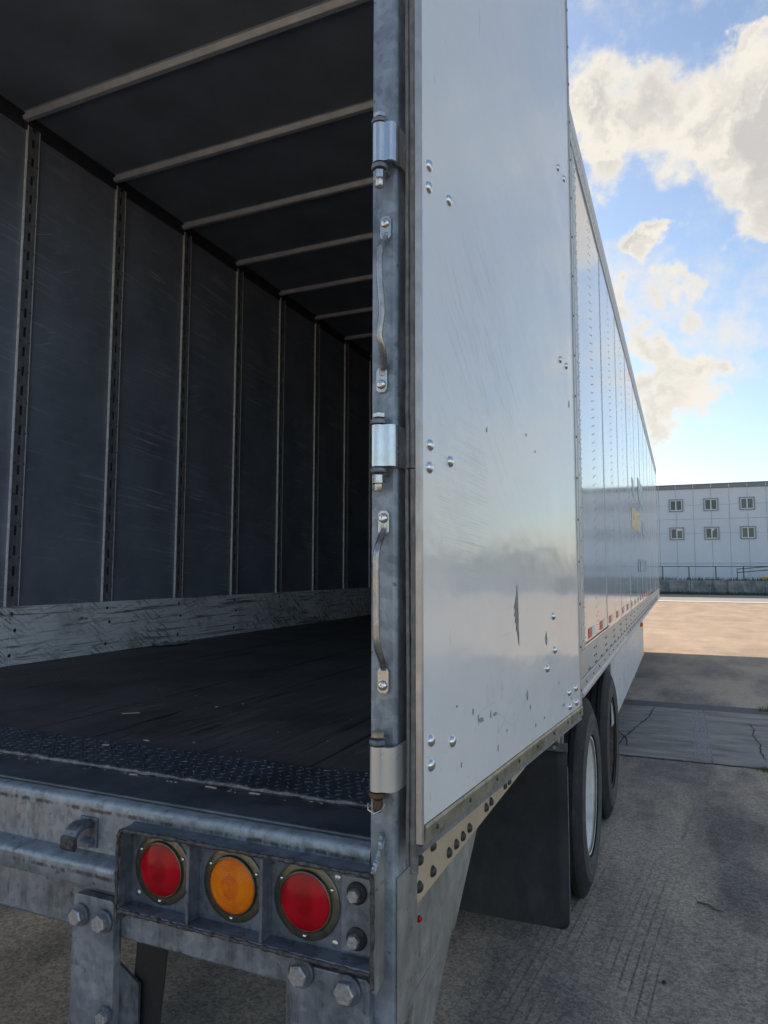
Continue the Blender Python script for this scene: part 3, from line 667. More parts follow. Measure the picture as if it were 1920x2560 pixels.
# bottom rail
prof = [(1.27, 1.316), (1.2995, 1.316), (1.2995, 1.180), (1.297, 1.177), (1.297, 1.173), (1.2995, 1.170), (1.2995, 1.122), (1.309, 1.118), (1.312, 1.108), (1.310, 1.096), (1.300, 1.092), (1.27, 1.092)]
rail = MB().prism(prof, 'y', 2.42, LEN).build('bottom_rail', RAIL, T, smooth=True)
MB().prism([(1.2997, 1.1815), (1.3015, 1.1815), (1.3015, 1.1835), (1.2997, 1.1835)], 'y', 2.42, LEN).build('rail_rib', BOLT_DARK, rail)
pts = []
for k in range(40):
    y = 2.62 + .31 * k; pts.append((1.2995, y, 1.146))
    pts += [(1.2995, y + .10, 1.195), (1.2995, y + .16, 1.195)]
for k in range(14):
    y = 3.0 + .61 * k; pts += [(1.2995, y + dy, z) for dy in (0, .08) for z in (1.235, 1.28)]
for k in range(60): pts += [(1.2995, 5.6 + .15 * k, 1.155), (1.2995, 5.6 + .15 * k + .05, 1.130)]
rivet_cluster(pts, .0072, .005).build('rail_rivets', m_plain('rail_rivet', (.16, .155, .15), .5, .5, .2, 60), rail)['kind'] = 'stuff'
rivet_cluster([(HW + .001, 2.58 + .03 * k, 1.335) for k in range(46)], .006, .002, 4).build('rail_clips', BOLT_DARK, rail)['kind'] = 'stuff'
rail2 = MB().prism([(1.27, 1.316), (1.2993, 1.316), (1.2993, 1.104), (1.27, 1.104)], 'y', .116, 2.42).build('rear_side_rail', BEIGE, T)
MB().box(1.2995, 1.3012, .108, .1155, 1.02, 1.196).build('rail_end_strip', WHITE_WALL, rail2)
for (y, z) in [(.134, 1.179), (.132, 1.131), (.207, 1.130), (.208, 1.178), (.31, 1.128), (.36, 1.1275), (.41, 1.127), (.461, 1.128), (.61, 1.128), (.658, 1.128), (.809, 1.126), (.859, 1.124), (1.01, 1.126), (1.06, 1.126)]:
    MB().lathe((1.299, y, z), (1, 0, 0), [(.0115, 0), (.0105, .003), (.0065, .0075), (.002, .0085)], 12).build('rivet_bolt', BOLT_DARK, rail2, smooth=True)
# lower side plates behind the rear corner
MB().prism([(.112, 1.1035), (.545, 1.1035), (.362, .957), (.112, .957)], 'x', 1.291, 1.2965).build('side_gusset', GALV_L, T)
MB().add([(1.296, .342, .9575), (1.297, .112, .955), (1.272, .112, .70), (1.272, .18, .70), (1.291, .342, .9575), (1.292, .112, .955), (1.267, .112, .70), (1.267, .18, .70)],
         [(0, 1, 2, 3), (7, 6, 5, 4), (0, 4, 5, 1), (1, 5, 6, 2), (2, 6, 7, 3), (3, 7, 4, 0)]).build('folded_gusset', GALV_L, T)
MB().lathe((1.2965, .136, 1.072), (1, 0, 0), [(.006, 0), (.006, .004), (.003, .007)], 12).build('side_reflector', RED_LENS, T, smooth=True)
# reflective tape
for k in range(16):
    y = 2.76 + .58 * k
    a = MB().box(HW + .0008, HW + .0022, y, y + .158, 1.35, 1.402).build('reflective_tape', RED_TAPE, T)
    MB().box(HW + .0008, HW + .0022, y + .158, y + .312, 1.35, 1.402).build('white_half', WHT_TAPE, a)
# company graphic far along the side
gx0 = HW + .0028
def decal(poly, mat): return MB().prism(poly, 'x', gx0, gx0 + .0012).build('graphic', mat, T)
decal([(6.72, 2.41), (8.5, 2.46), (8.45, 2.20), (6.70, 2.17)], ORANGE_DECAL)
decal([(6.9, 2.75), (7.25, 2.75), (7.25, 2.53), (6.98, 2.58)], BLUE_DECAL)
decal([(8.1, 2.9), (9.2, 2.9), (9.25, 2.56), (8.2, 2.63)], BLUE_DECAL)
decal([(8.95, 2.39), (9.9, 2.40), (9.9, 2.18), (9.05, 2.22)], BLUE_DECAL)
for k in range(5): decal([(7.75 + k * .48, 1.86), (8.05 + k * .48, 1.86), (8.05 + k * .48, 1.70), (7.75 + k * .48, 1.70)], BLUE_DECAL)
# side skirt
sk = MB().prism([(4.30, 1.09), (9.0, 1.09), (9.0, .585), (7.0, .575), (6.95, .555), (6.9, .58), (4.30, .575)], 'x', 1.262, 1.270).build('side_skirt', WHITE_WALL, T)
rivet_cluster([(1.270, 4.5 + .45 * k + dy, z) for k in range(10) for (dy, z) in ((0, .66), (.15, .80), (0, .95))], .007, .003).build('skirt_rivets', RIV, sk)['kind'] = 'stuff'
dup(sk, (-2.532, 0, 0))
MB().lathe((1.300, 7.74, 1.075), (1, 0, 0), [(.03, 0), (.03, .012), (.018, .03), (.004, .034)], 16).build('marker_lamp', m_lens('amber_marker', (.75, .12, .02), (.8, .18, .03)), T, smooth=True)
# --- landing gear further forward
for sx in (-1, 1): MB().box(sx * .75 - .05, sx * .75 + .05, 12.6, 12.72, .06, 1.1).box(sx * .75 - .12, sx * .75 + .12, 12.54, 12.78, .002, .06).build('landing_leg', BLACK, T)
# --- wheels
def m_tyre():
    m = Mat('tyre_rubber'); P = m.obj(); G = m.pos()
    c = m.mix(m.rng(m.noise(G, 6, 5, .65), .35, .7), (.016, .0155, .0155), (.036, .034, .033))
    c = m.mix(m.rng(m.noise(G, 30, 4), .55, .75, 0, .5), c, (.08, .074, .068))
    m.set(color=c, rough=.72, spec=.3); return m.normal(m.bump(m.noise(G, 70, 4), .3, .004)).m
TYRE = m_tyre()
DUSTY = m_plain('dusty_sidewall', (.085, .08, .077), .75, 0, .2, 25, .2, 90, dirt=(.05, .047, .045), dscale=12)
RIM_W = m_plain('white_wheel_steel', (.82, .79, .72), .3, 0, .05, 12, .03, 60, dirt=(.5, .49, .47), dscale=6)
RIM_R = m_plain('rusty_wheel_steel', (.11, .07, .05), .6, .2, .5, 20, .3, 80, dirt=(.03, .025, .022), dscale=9)
def wheel(yc, rim_mat, side=1, inner=False):
    xo = 1.290 if not inner else .955
    R0 = .508; W = .275
    def X(h): return (0, 0, 0)
    c = (side * xo, yc, R0 - .006); ax = (-side, 0, 0)
    # profile from the outer bead round the tread to the inner bead (h measured inwards)
    pr = [(.298, .020), (.318, .010), (.35, .002), (.395, 0), (.430, .004), (.458, .013), (.480, .024), (.497, .030), (.503, .036)]
    tread_w = W - .066; ribs = 5; h = .036
    for k in range(ribs):
        rw = tread_w / ribs
        pr += [(R0, h + .004), (R0, h + rw - .013), (R0 - .011, h + rw - .0105), (R0 - .011, h + rw - .0005)]
        h += rw
    pr += [(.497, W - .030), (.470, W - .02), (.40, W), (.33, W - .006), (.298, W - .02)]
    t = MB().lathe(c, ax, pr, 72, caps=False)
    w = MB().lathe(c, ax, [(.291, .016), (.302, .014), (.306, .020), (.300, .028), (.286, .032), (.280, .05), (.276, .13), (.262, .15), (.12, .165), (.118, .12), (.10, .07), (.06, .06), (.002, .058)], 64, caps=False)
    e = w.build('wheel', rim_mat, T, smooth=True)
    t.build('tyre', TYRE, e, smooth=True)
    MB().lathe(c, ax, [(.310, .0065), (.318, .003), (.320, .0050), (.335, .0010), (.343, -.0025), (.347, -.0012), (.36, -.0014), (.385, -.0022), (.388, -.0045), (.396, -.0045), (.399, -.0018), (.41, -.0012), (.428, .0028)], 72, caps=False).build('sidewall_band', DUSTY, e, smooth=True)
    for k in range(10):
        a = 2 * math.pi * k / 10; p = Vector(c) + Vector((-side * .150, math.cos(a) * .15, math.sin(a) * .15))
        if not inner: MB().lathe(p, (side, 0, 0), [(.016, 0), (.016, .022), (.010, .032)], 6).build('wheel_nut', BOLT_DARK, e)
    return e
WY = (2.88, 4.13)
wheel(WY[0], RIM_W); wheel(WY[1], RIM_R)
for y in WY:
    wheel(y, RIM_R, 1, True); wheel(y, RIM_R, -1, True); wheel(y, RIM_W, -1)
    MB().cyl((-.95, y, .5), (.95, y, .5), .06, 16).build('axle', BLACK, T, smooth=True)
MB().box(-.55, -.45, 1.6, 6.0, .78, 1.12).box(.45, .55, 1.6, 6.0, .78, 1.12).build('slider_frame', BLACK, T)
# --- mud flap
def m_flap():
    m = Mat('mud_flap_rubber'); P = m.pos()
    c = m.mix(m.rng(m.noise(P, 4, 6, .65), .35, .7), (.018, .020, .024), (.040, .043, .049))
    c = m.mix(m.math('MULTIPLY', m.rng(m.noise(m.map(P, (3, 3, 1.2)), 1, 6, .7), .45, .72), m.rng(m.sep(P)[2], .1, .75, .55, .12)), c, (.11, .105, .098))
    c = m.mix(m.rng(m.noise(P, 220, 2), .70, .75, 0, .35), c, (.16, .15, .14))
    m.set(color=c, rough=m.rng(m.noise(P, 9, 4), .3, .7, .5, .65), spec=.35); return m.normal(m.bump(m.noise(P, 160, 3), .2, .003)).m
FLAPM = m_flap()
fl = MB(); x0, x1, zt, zb, rad = .64, 1.257, .90, .105, .035
poly = [(x0, zt), (x0, zb + rad)] + [(x0 + rad - rad * math.cos(R(a)), zb + rad - rad * math.sin(R(a))) for a in (30, 60, 90)] + [(x1 - rad + rad * math.sin(R(a)), zb + rad - rad * math.cos(R(a))) for a in (0, 30, 60, 90)] + [(x1, zt)]
nxf, nzf = 12, 16; vs = []
for j in range(nzf + 1):
    t = min(j / 9.0, 1) * .955 if j <= 9 else .955 + .045 * math.sin((j - 9) / 7 * math.pi / 2); z = zt + (zb - zt) * t
    inset = 0.0 if z > zb + rad else rad - math.sqrt(max(0, rad ** 2 - (zb + rad - z) ** 2))
    for i in range(nxf + 1):
        u = i / nxf; x = (x0 + inset) + (x1 - x0 - 2 * inset) * u
        vs.append((x, 2.2045 - .022 * max(0, t - .55) ** 2 * 5 + .006 * math.sin(u * 5 + t * 3) * t, z))
fl.add(vs, [(j * (nxf + 1) + i, j * (nxf + 1) + i + 1, (j + 1) * (nxf + 1) + i + 1, (j + 1) * (nxf + 1) + i) for j in range(nzf) for i in range(nxf)])
flap = fl.build('mud_flap', FLAPM, T, smooth=True)
MB().tube([(vs[j * (nxf + 1) + nxf][0] + .001, vs[j * (nxf + 1) + nxf][1], vs[j * (nxf + 1) + nxf][2]) for j in range(1, 11)], .0022, 6).build('flap_edge', m_plain('flap_edge_light', (.22, .215, .205), .6, 0, .3, 30), flap)
sd = flap.modifiers.new('thickness', 'SOLIDIFY'); sd.thickness = .009; sd.offset = 0
MB().box(x0, x1 + .004, 2.186, 2.1995, .885, .925).build('flap_bar', GALV_D, flap, bevel=.002)
MB().box(1.13, 1.245, 2.17, 2.20, .925, 1.09).build('flap_bracket', GALV_L, flap, bevel=.003)
hexbolt('bolt', BOLT_HEAD, flap, (1.205, 2.185, .905), (0, -1, 0), .010, .009)
MB().tube([(1.225, 2.15, 1.00), (1.228, 2.14, .98), (1.228, 2.14, .94), (1.222, 2.16, .925)], .010, 8).build('bracket_hose', TRIM, flap, smooth=True)
fl2 = MB(); fl2.prism([(-a, b) for a, b in poly], 'y', 2.2, 2.209); fl2.build('mud_flap', FLAPM, T)

# --- interior
YP = [1.277 + .608 * k - .608 * 2 for k in range(0, 27)]
YP = [y for y in YP if y > .4 and y < LEN - .1]
pp = MB(); wd = .036
pp.box(-1.2495, -1.238, -wd, -.011, 0, 2.455).box(-1.2495, -1.238, .011, wd, 0, 2.455)
for k in range(25): pp.box(-1.2495, -1.2395, -.011, .011, k * .1, k * .1 + .052)
EDGE_IN = m_plain('post_edge_highlight', (.78, .78, .76), .4, .3, .2, 40)  # pale strips paint in the light caught along the post edges
p0 = pp.build('wall_post', POST_IN, T, loc=(0, YP[0], 1.532))
pe = MB(); pe.box(-1.2495, -1.2345, -wd - .004, -wd - .0002, 0, 2.455).box(-1.2378, -1.236, wd - .006, wd - .002, 0, 2.455)
pe.build('post_edge_glint', EDGE_IN, p0)
MB().box(-1.24995, -1.2490, -.0109, .0109, 0, 2.455).build('slot_shade', BLACK, p0)  # black strip stands in for the shade inside the slots
for y in YP[1:]: dup(p0, (0, y, 1.532))
pr_ = [.09] + YP + [LEN - .06]
for a, b in zip(pr_[:-1], pr_[1:]):
    MB().box(-1.262, -1.2500, a + .001, b - .001, 1.25, 4.03).build('wall_panel', LINER, T)
# post rivets on the first posts
for y in YP[:4]:
    m = rivet_cluster([(-1.238, y + s * .026, 1.62 + .155 * k) for k in range(15) for s in (-1, 1)], .0055, .003); m.build('post_rivets', BOLT_DARK, T)['kind'] = 'stuff'
kj = [.10, 1.262, 6.1, 11.0, LEN - .07]
for a, b in zip(kj[:-1], kj[1:]):
    kp = MB().box(-1.2375, -1.229, a, b - .004, 1.2505, 1.535).build('kick_plate', KICK, T, bevel=.002)
    rivet_cluster([(-1.229, y + dy, z) for y in YP if a < y < min(b, 5) for (dy, z) in ((-.012, 1.30), (.012, 1.42), (-.008, 1.50))], .010, .004).build('kick_bolts', BOLT_DARK, kp)['kind'] = 'stuff' if a < 5 else 'stuff'
MB().box(1.250, 1.262, .09, LEN - .06, 1.25, 4.03).build('inner_wall', LINER, T)
MB().box(-1.25, 1.25, LEN - .075, LEN - .062, 1.25, 4.03).build('front_liner', LINER, T)
MB().box(-1.25, 1.25, .12, LEN - .062, 4.022, 4.034).build('ceiling', CEIL, T)
MB().prism([(-1.2495, 4.021), (-1.2495, 3.962), (-1.240, 3.962), (-1.236, 4.012), (-1.21, 4.014), (-1.21, 4.021)], 'y', .12, LEN - .07).build('ceiling_angle', m_plain('dark_angle', (.05, .052, .058), .5, .3, .2, 20), T)
bw = MB().prism([(-.034, 0), (-.024, -.002), (-.016, -.022), (-.011, -.0265), (.011, -.0265), (.016, -.022), (.024, -.002), (.034, 0)], 'x', -1.232, 1.232)
b0 = bw.build('roof_bow', BOW, T, loc=(0, .61, 4.0215), smooth=True)
for k in range(1, 25): dup_flat(b0, (0, .61 + .6085 * k, 4.0215))

# --- hinges
HINGE_NEW = m_plain('hinge_zinc', (.60, .61, .62), .24, .9, .1, 14, .04, 90)
HINGE_OLD = m_plain('dull_hinge_aluminium', (.60, .60, .57), .3, .45, .06, 6)
def hinge(zc, rust=False):
    hx, hy, hr = 1.2835, -.022, .0138; hh = .0365
    sec = []
    for a in range(35, 330, 15): sec.append((hx + hr * math.cos(R(a + 10)), hy + hr * math.sin(R(a + 10))))
    m = MB(); m.cyl((hx, hy, zc - hh), (hx, hy, zc + hh), hr, 28)
    # strap: leaves the barrel, runs right and curls behind the door edge
    outer = [(hx + .010, hy - .0100), (1.2968, -.0300), (1.304, -.0305), (1.311, -.0275), (1.3155, -.020), (1.3165, -.008), (1.3170, .010), (1.3175, .045)]
    inner = [(x - .005 if i > 3 else x, y + (.006 if i <= 4 else 0)) for i, (x, y) in enumerate(outer)]
    m.prism(outer + inner[::-1], 'z', zc - hh, zc + hh)
    h = m.build('hinge', HINGE_NEW if not rust else HINGE_OLD, T, smooth=True)
    lugm = GALV if not rust else RUSTY
    for s in (1, -1):
        z0 = zc + s * (hh + .003)
        MB().lathe((hx, hy, z0), (0, 0, s), [(.0146, 0), (.0152, .0015), (.0152, .0062), (.014, .008)], 24).build('hinge_lug', lugm if s < 0 or not rust else GALV, h, smooth=True)
        MB().box(hx - .012, hx + .012, hy + .004, .001, min(z0, z0 + s * .0115), max(z0, z0 + s * .0115)).build('lug_web', GALV, h)
    hm = ZINC if not rust else TRIM
    MB().lathe((hx, hy, zc + hh + .0148), (0, 0, 1), [(.0118, 0), (.0118, .007), (.010, .0088)], 6, .3).build('pin_head', hm, h)
    if not rust:
        MB().lathe((hx, hy, zc - hh - .0148), (0, 0, -1), [(.0118, 0), (.0118, .014), (.010, .016)], 6, .1).build('pin_nut', hm, h)
        MB().lathe((hx, hy, zc - hh - .030), (0, 0, -1), [(.0082, 0), (.0082, .012), (.007, .0135)], 14).build('pin_thread', ZINC, h, smooth=True)
    else:
        MB().lathe((hx, hy, zc - hh - .0148), (0, 0, -1), [(.0085, 0), (.0085, .018), (.006, .021)], 12).build('pin_stub', RUSTY, h, smooth=True)
        MB().tube([(hx - .016, hy - .004, zc - hh - .022), (hx - .012, hy - .012, zc - hh - .030), (hx, hy - .015, zc - hh - .034), (hx + .012, hy - .012, zc - hh - .028), (hx + .014, hy - .002, zc - hh - .02)], .0014, 6).build('pin_clip', ZINC, h, smooth=True)
    return h
hinge(2.490); hinge(1.9335); hinge(1.3835, True)
hinge(3.045); hinge(3.60)
# --- grab handles on the post
HANDLE = m_plain('worn_grab_bar', (.42, .41, .39), .3, .8, .3, 60, .08, 200, dirt=(.12, .10, .085), dscale=30)
def spline(pts, n=5):
    P = [Vector(p) for p in pts]; out = []
    for i in range(len(P) - 1):
        a = P[max(i - 1, 0)]; b = P[i]; c = P[i + 1]; d = P[min(i + 2, len(P) - 1)]
        for k in range(n):
            t = k / n; out.append(.5 * ((2 * b) + (-a + c) * t + (2 * a - 5 * b + 4 * c - d) * t * t + (-a + 3 * b - 3 * c + d) * t ** 3))
    out.append(P[-1]); return out
def grab(path, t0, t1):
    h = MB().tube(spline(path), .0060, 12).build('grab_handle', HANDLE, T, smooth=True)
    for (tx, za, zb_) in (t0, t1):
        zl, zh = min(za, zb_), max(za, zb_)
        MB().prism([(tx - .0105, zl + .006), (tx - .006, zl), (tx + .006, zl), (tx + .0105, zl + .006), (tx + .0105, zh - .006), (tx + .006, zh), (tx - .006, zh), (tx - .0105, zh - .006)], 'y', -.0065, -.0005).build('end_tab', ZINC, h, bevel=.001)
        zz = za + (zb_ - za) * .32
        MB().lathe((tx, -.0065, zz), (0, -1, 0), [(.0088, 0), (.0084, .003), (.006, .0055), (.0034, .006), (.0034, .003)], 18).build('screw', CHROME, h, smooth=True)
grab([(1.288, -.004, 2.330), (1.2885, -.006, 2.318), (1.290, -.020, 2.303), (1.2935, -.040, 2.286), (1.2935, -.045, 2.262), (1.2945, -.045, 2.230), (1.298, -.045, 2.185), (1.2985, -.045, 2.163), (1.294, -.045, 2.125), (1.296, -.036, 2.106), (1.290, -.016, 2.086), (1.2835, -.006, 2.076), (1.283, -.004, 2.066)],
     (1.2885, 2.362, 2.318), (1.2815, 2.034, 2.080))
grab([(1.2865, -.004, 1.796), (1.2865, -.006, 1.786), (1.287, -.020, 1.772), (1.2895, -.040, 1.754), (1.2895, -.046, 1.735), (1.2895, -.046, 1.68), (1.290, -.046, 1.62), (1.2905, -.042, 1.590), (1.289, -.022, 1.566), (1.2865, -.007, 1.552), (1.286, -.004, 1.545)],
     (1.2860, 1.822, 1.778), (1.2855, 1.504, 1.548))

# --- the open rear door (folded round against the side)
DA = .091
door = MB().box(-.031, 0, .004, 1.172, 1.292, 3.95).build('rear_door', DOOR, T, loc=(1.356, 0, 0), rot=(0, 0, -DA))
def dpart(m, name, mat, **k): return m.build(name, mat, door, **k)
# edges and seals (door-local: x out from the face, y along the door, z up)
dpart(MB().box(-.0315, .0012, 1.1725, 1.181, 1.262, 3.952), 'edge_channel', GASKET_D, bevel=.001, seg=1)
dpart(MB().box(-.0008, .0035, 1.160, 1.1722, 1.293, 3.95), 'edge_lip', EDGE_AL, bevel=.001, seg=1)
dpart(MB().prism([(-.0315, 1.291), (.002, 1.291), (.004, 1.286), (.004, 1.262), (-.002, 1.258), (-.0315, 1.258)], 'y', .006, 1.176), 'bottom_trim', TRIM)
dpart(MB().prism([(-.028, 1.2575), (-.003, 1.2575), (.001, 1.249), (-.006, 1.243), (-.028, 1.246)], 'y', .0, 1.176), 'bottom_seal', GASKET)
for k in range(8): dpart(MB().lathe((.004, .05 + .155 * k, 1.276), (1, 0, 0), [(.0045, 0), (.004, .0016), (.001, .0026)], 10), 'trim_screw', BOLT_DARK, smooth=True)
for k in range(20): dpart(MB().lathe((.0035, 1.1655, 1.34 + .135 * k), (1, 0, 0), [(.0042, 0), (.0036, .0016), (.001, .0026)], 8), 'edge_screw', BOLT_DARK, smooth=True)
dpart(MB().box(-.0105, .0008, -.006, .0038, 1.262, 3.95), 'hinge_edge_strip', EDGE_AL, bevel=.0015)
# rubber seal in two pieces, split at the middle hinge
def sealpiece(z0, z1, wav, name, x0, x1, y0, rad, mat, seed):
    rr = random.Random(seed); P = []; Q = []
    n = 60
    for i in range(n + 1):
        t = i / n; z = z0 + (z1 - z0) * t
        P.append((x0 + (rr.uniform(-1, 1) * .0004) + wav * math.sin(t * 5.3 + seed), y0, z)); Q.append(rad * (1 + rr.uniform(-.06, .06)))
    dpart(MB().tube(P, Q, 10), name, mat, smooth=True)
sealpiece(1.895, 3.95, 0, 'door_seal', -.0165, 0, .000, .0066, GASKET, 3)
sealpiece(1.895, 3.95, 0, 'door_seal', -.0268, 0, -.002, .0040, GASKET, 5)
sealpiece(1.895, 3.95, 0, 'door_seal_lip', -.0222, 0, .006, .0030, GASKET_D, 6)
sealpiece(1.212, 1.893, .0008, 'door_seal', -.0160, 0, .001, .0070, GASKET, 11)
sealpiece(1.222, 1.893, .0012, 'door_seal', -.0272, 0, -.001, .0036, GASKET, 12)
dpart(MB().box(-.031, -.0106, .0036, .0042, 1.262, 3.95), 'seal_backing', GASKET_D)
bolts = [(.033, 2.463), (.031, 2.420), (.126, 2.442), (1.008, 2.983), (1.085, 2.987), (.989, 2.359), (1.064, 2.359), (.033, 1.940), (.030, 1.899), (.125, 1.923), (.852, 1.59), (.861, 1.496), (.781, 1.455), (.032, 1.424), (.126, 1.403), (.032, 1.383), (1.015, 1.356), (1.098, 1.357), (1.021, 1.314), (1.104, 1.313),
         (.033, 3.02), (.031, 2.975), (.126, 2.998)]
cb = None
for (s, z) in bolts:
    if cb is None:
        cb = MB().lathe((0, 0, 0), (1, 0, 0), [(.0112, 0), (.0110, .0012), (.0098, .0036), (.0070, .0058), (.0035, .0068), (.0008, .0070)], 20).build('carriage_bolt', CHROME, door, smooth=True, loc=(0, s, z))
    else: dup_flat(cb, (0, s, z))
# torn hole and scars in the liner
SCAR = m_plain('torn_liner', (.27, .265, .26), .7, 0, .3, 60, .4, 120)
SCAR_D = m_plain('dark_gouge', (.32, .315, .30), .8, 0, .4, 90)
def scar(pts, mat, seed, j=.0025):
    rr = random.Random(seed)
    P = [(s + rr.uniform(-j, j), z + rr.uniform(-j, j)) for s, z in pts]
    dpart(MB().prism(P, 'x', .0006, .0012), 'scuff_mark', mat)
scar([(.527, 1.682), (.530, 1.66), (.533, 1.64), (.534, 1.61), (.535, 1.585), (.537, 1.56), (.536, 1.538), (.530, 1.556), (.524, 1.572), (.516, 1.578), (.519, 1.59), (.508, 1.596), (.515, 1.606), (.503, 1.612), (.512, 1.622), (.503, 1.632), (.512, 1.642), (.518, 1.655), (.523, 1.668)], SCAR, 1, .0008)
scar([(.777, 1.551), (.783, 1.545), (.785, 1.53), (.779, 1.517), (.771, 1.522), (.769, 1.54)], SCAR_D, 2, .002)
for i, (s, z, w, h) in enumerate([(.597, 1.413, .008, .012), (.28, 1.413, .016, .007), (.361, 1.409, .014, .008), (.233, 1.436, .004, .010), (.666, 1.329, .004, .006), (.379, 1.334, .004, .009), (.745, 1.332, .005, .004), (1.048, 1.335, .008, .005), (.95, 1.33, .012, .006), (.335, 1.415, .003, .010), (.262, 1.418, .003, .011), (.44, 1.36, .006, .003), (.62, 1.38, .004, .007), (.17, 1.35, .004, .006), (.90, 1.40, .004, .004), (.15, 1.462, .004, .003), (.33, 2.02, .003, .008), (.62, 2.06, .004, .006), (.70, 2.03, .004, .004), (1.09, 2.24, .005, .014)]):
    rr = random.Random(50 + i); n = 9
    scar([(s + w * math.cos(2 * math.pi * k / n) * rr.uniform(.35, 1.1), z + h * math.sin(2 * math.pi * k / n) * rr.uniform(.35, 1.1)) for k in range(n)], SCAR_D if i % 3 else SCAR, i, .0006)

# --- the same fittings on the other half of the rear
def mirror(o):
    c = o.copy(); col.objects.link(c); c.parent = T; c.location.x *= -1; c.rotation_euler.z *= -1; c.scale.x = -1
    for ch in kids(o):
        d = ch.copy(); col.objects.link(d); d.parent = c
for o in [c for c in kids(T) if c.name.split('.')[0] in ('lamp_box', 'stop_lamp', 'turn_lamp', 'hinge', 'grab_handle', 'rear_door', 'side_gusset', 'folded_gusset', 'rear_side_rail', 'bottom_rail', 'wall_post', 'kick_plate')]: mirror(o)

# ------------------------------------------------------------------ second trailer out of view on the left, added to shade the ground
NB = empty('semi_trailer', (-4.15, 0, 0)); tag(NB, 'unseen second white box semi-trailer, added on the left to shade the ground', 'trailer')
MB().box(-1.29, 1.29, .02, LEN, 1.10, 1.25).build('floor', BOLT_DARK, NB)
for sx in (-1, 1):
    MB().box(min(sx * 1.297, sx * 1.27), max(sx * 1.297, sx * 1.27), .05, LEN, 1.2505, 4.0).build('side_wall', SIDE, NB)
    MB().box(min(sx * .006, sx * 1.25), max(sx * .006, sx * 1.25), .0, .04, 1.27, 3.95).build('rear_door', SIDE, NB, bevel=.004)
    MB().box(min(sx * 1.251, sx * 1.309), max(sx * 1.251, sx * 1.309), -.002, .049, .97, 4.02).build('corner_post', GALV, NB)
MB().box(-1.29, 1.29, .05, LEN, 4.001, 4.11).build('roof', SIDE, NB)
MB().box(-1.269, 1.269, LEN - .05, LEN - .002, 1.2505, 4.0).build('front_wall', SIDE, NB)
MB().box(-1.26, 1.26, -.001, .09, .98, 1.0995).build('lower_beam', GALV, NB, bevel=.004)
for o in [c for c in kids(T) if c.name.startswith(('wheel', 'side_skirt', 'mud_flap', 'axle', 'landing_leg'))]: dup(o, o.location, NB)

# ------------------------------------------------------------------ things lying about
def splinter(loc, ln, rz, lab):
    o = MB().prism([(-.5, -.5), (.5, -.35), (.45, .4), (-.4, .5)], 'z', 0, .6).build('wood_splinter', SPL, None)
    o.scale = (ln, .005, .004); o.location = loc; o.rotation_euler = (0, 0, rz)
    tag(o, lab, 'wood splinter', 'wood chips on the trailer floor'); return o
SPL = m_plain('pale_wood', (.42, .36, .27), .7, 0, .2, 60)
splinter((.109, .655, 1.251), .055, R(40), 'longest pale wood splinter on the dark trailer floor beyond the tread plate')
splinter((.36, .30, 1.2555), .020, R(15), 'short pale wood chip lying on the tread plate, left half')
splinter((.41, .395, 1.251), .024, R(-10), 'pale wood chip at the far edge of the tread plate')
splinter((.60, .145, 1.2485), .022, R(8), 'pale wood chip against the ragged weld line on the sill')
splinter((.82, .140, 1.2485), .030, R(-4), 'thin pale wood sliver on the sill top near the corner post')
splinter((.93, .142, 1.2485), .026, R(3), 'thin pale wood sliver closest to the corner post')
splinter((.30, .85, 1.251), .012, R(60), 'tiny pale wood chip in the middle of the trailer floor')
splinter((.86, 1.1, 1.251), .04, R(-20), 'thin pale wood splinter on the floor near the corner post')
rr = random.Random(21); db = MB()
for k in range(260):
    x = rr.uniform(-1.15, 1.2); y = rr.choice((rr.uniform(.37, 2.6), rr.uniform(.165, .36), rr.uniform(.13, .155))); z = 1.2503 if y > .362 else (1.2529 if y > .16 else 1.2482)
    a = rr.uniform(0, 3.14); l = rr.uniform(.002, .007) * (1.8 if rr.random() < .1 else 1); w = rr.uniform(.0008, .002); ux, uy = math.cos(a), math.sin(a); h = rr.uniform(.0008, .002)
    pts = [(l, 0), (0, w), (-l, 0), (0, -w)]
    db.add([(x + p * ux - q * uy, y + p * uy + q * ux, z) for p, q in pts] + [(x, y, z + h)], [(0, 1, 4), (1, 2, 4), (2, 3, 4), (3, 0, 4)])
dbo = db.build('floor_debris', SPL, None); dbo['kind'] = 'stuff'; dbo['label'] = 'fine wood dust and chips scattered over the trailer floor'
pl = MB(); rr = random.Random(3); n = 14; m_ = 5; vs = []
for i in range(n):
    for j in range(m_):
        vs.append((i / (n - 1) * .26 - .13, (j / (m_ - 1) - .5) * .09 * (.5 + .5 * math.sin(math.pi * (i + .6) / n)) + rr.uniform(-.01, .01), .004 + .024 * rr.random() * math.sin(math.pi * (j + .4) / m_)))
fs = [(i * m_ + j, i * m_ + j + 1, (i + 1) * m_ + j + 1, (i + 1) * m_ + j) for i in range(n - 1) for j in range(m_ - 1)]
pl.add(vs, fs); pw_ = pl.build('plastic_scrap', m_plain('grey_plastic_film', (.20, .21, .24), .35, 0, .2, 30), None, smooth=True)
so = pw_.modifiers.new('thickness', 'SOLIDIFY'); so.thickness = .001
pw_.location = (-1.15, 2.33, 1.2505); pw_.rotation_euler = (0, 0, R(75)); tag(pw_, 'crumpled grey plastic scrap on the trailer floor against the scuffed kick plate', 'plastic scrap')
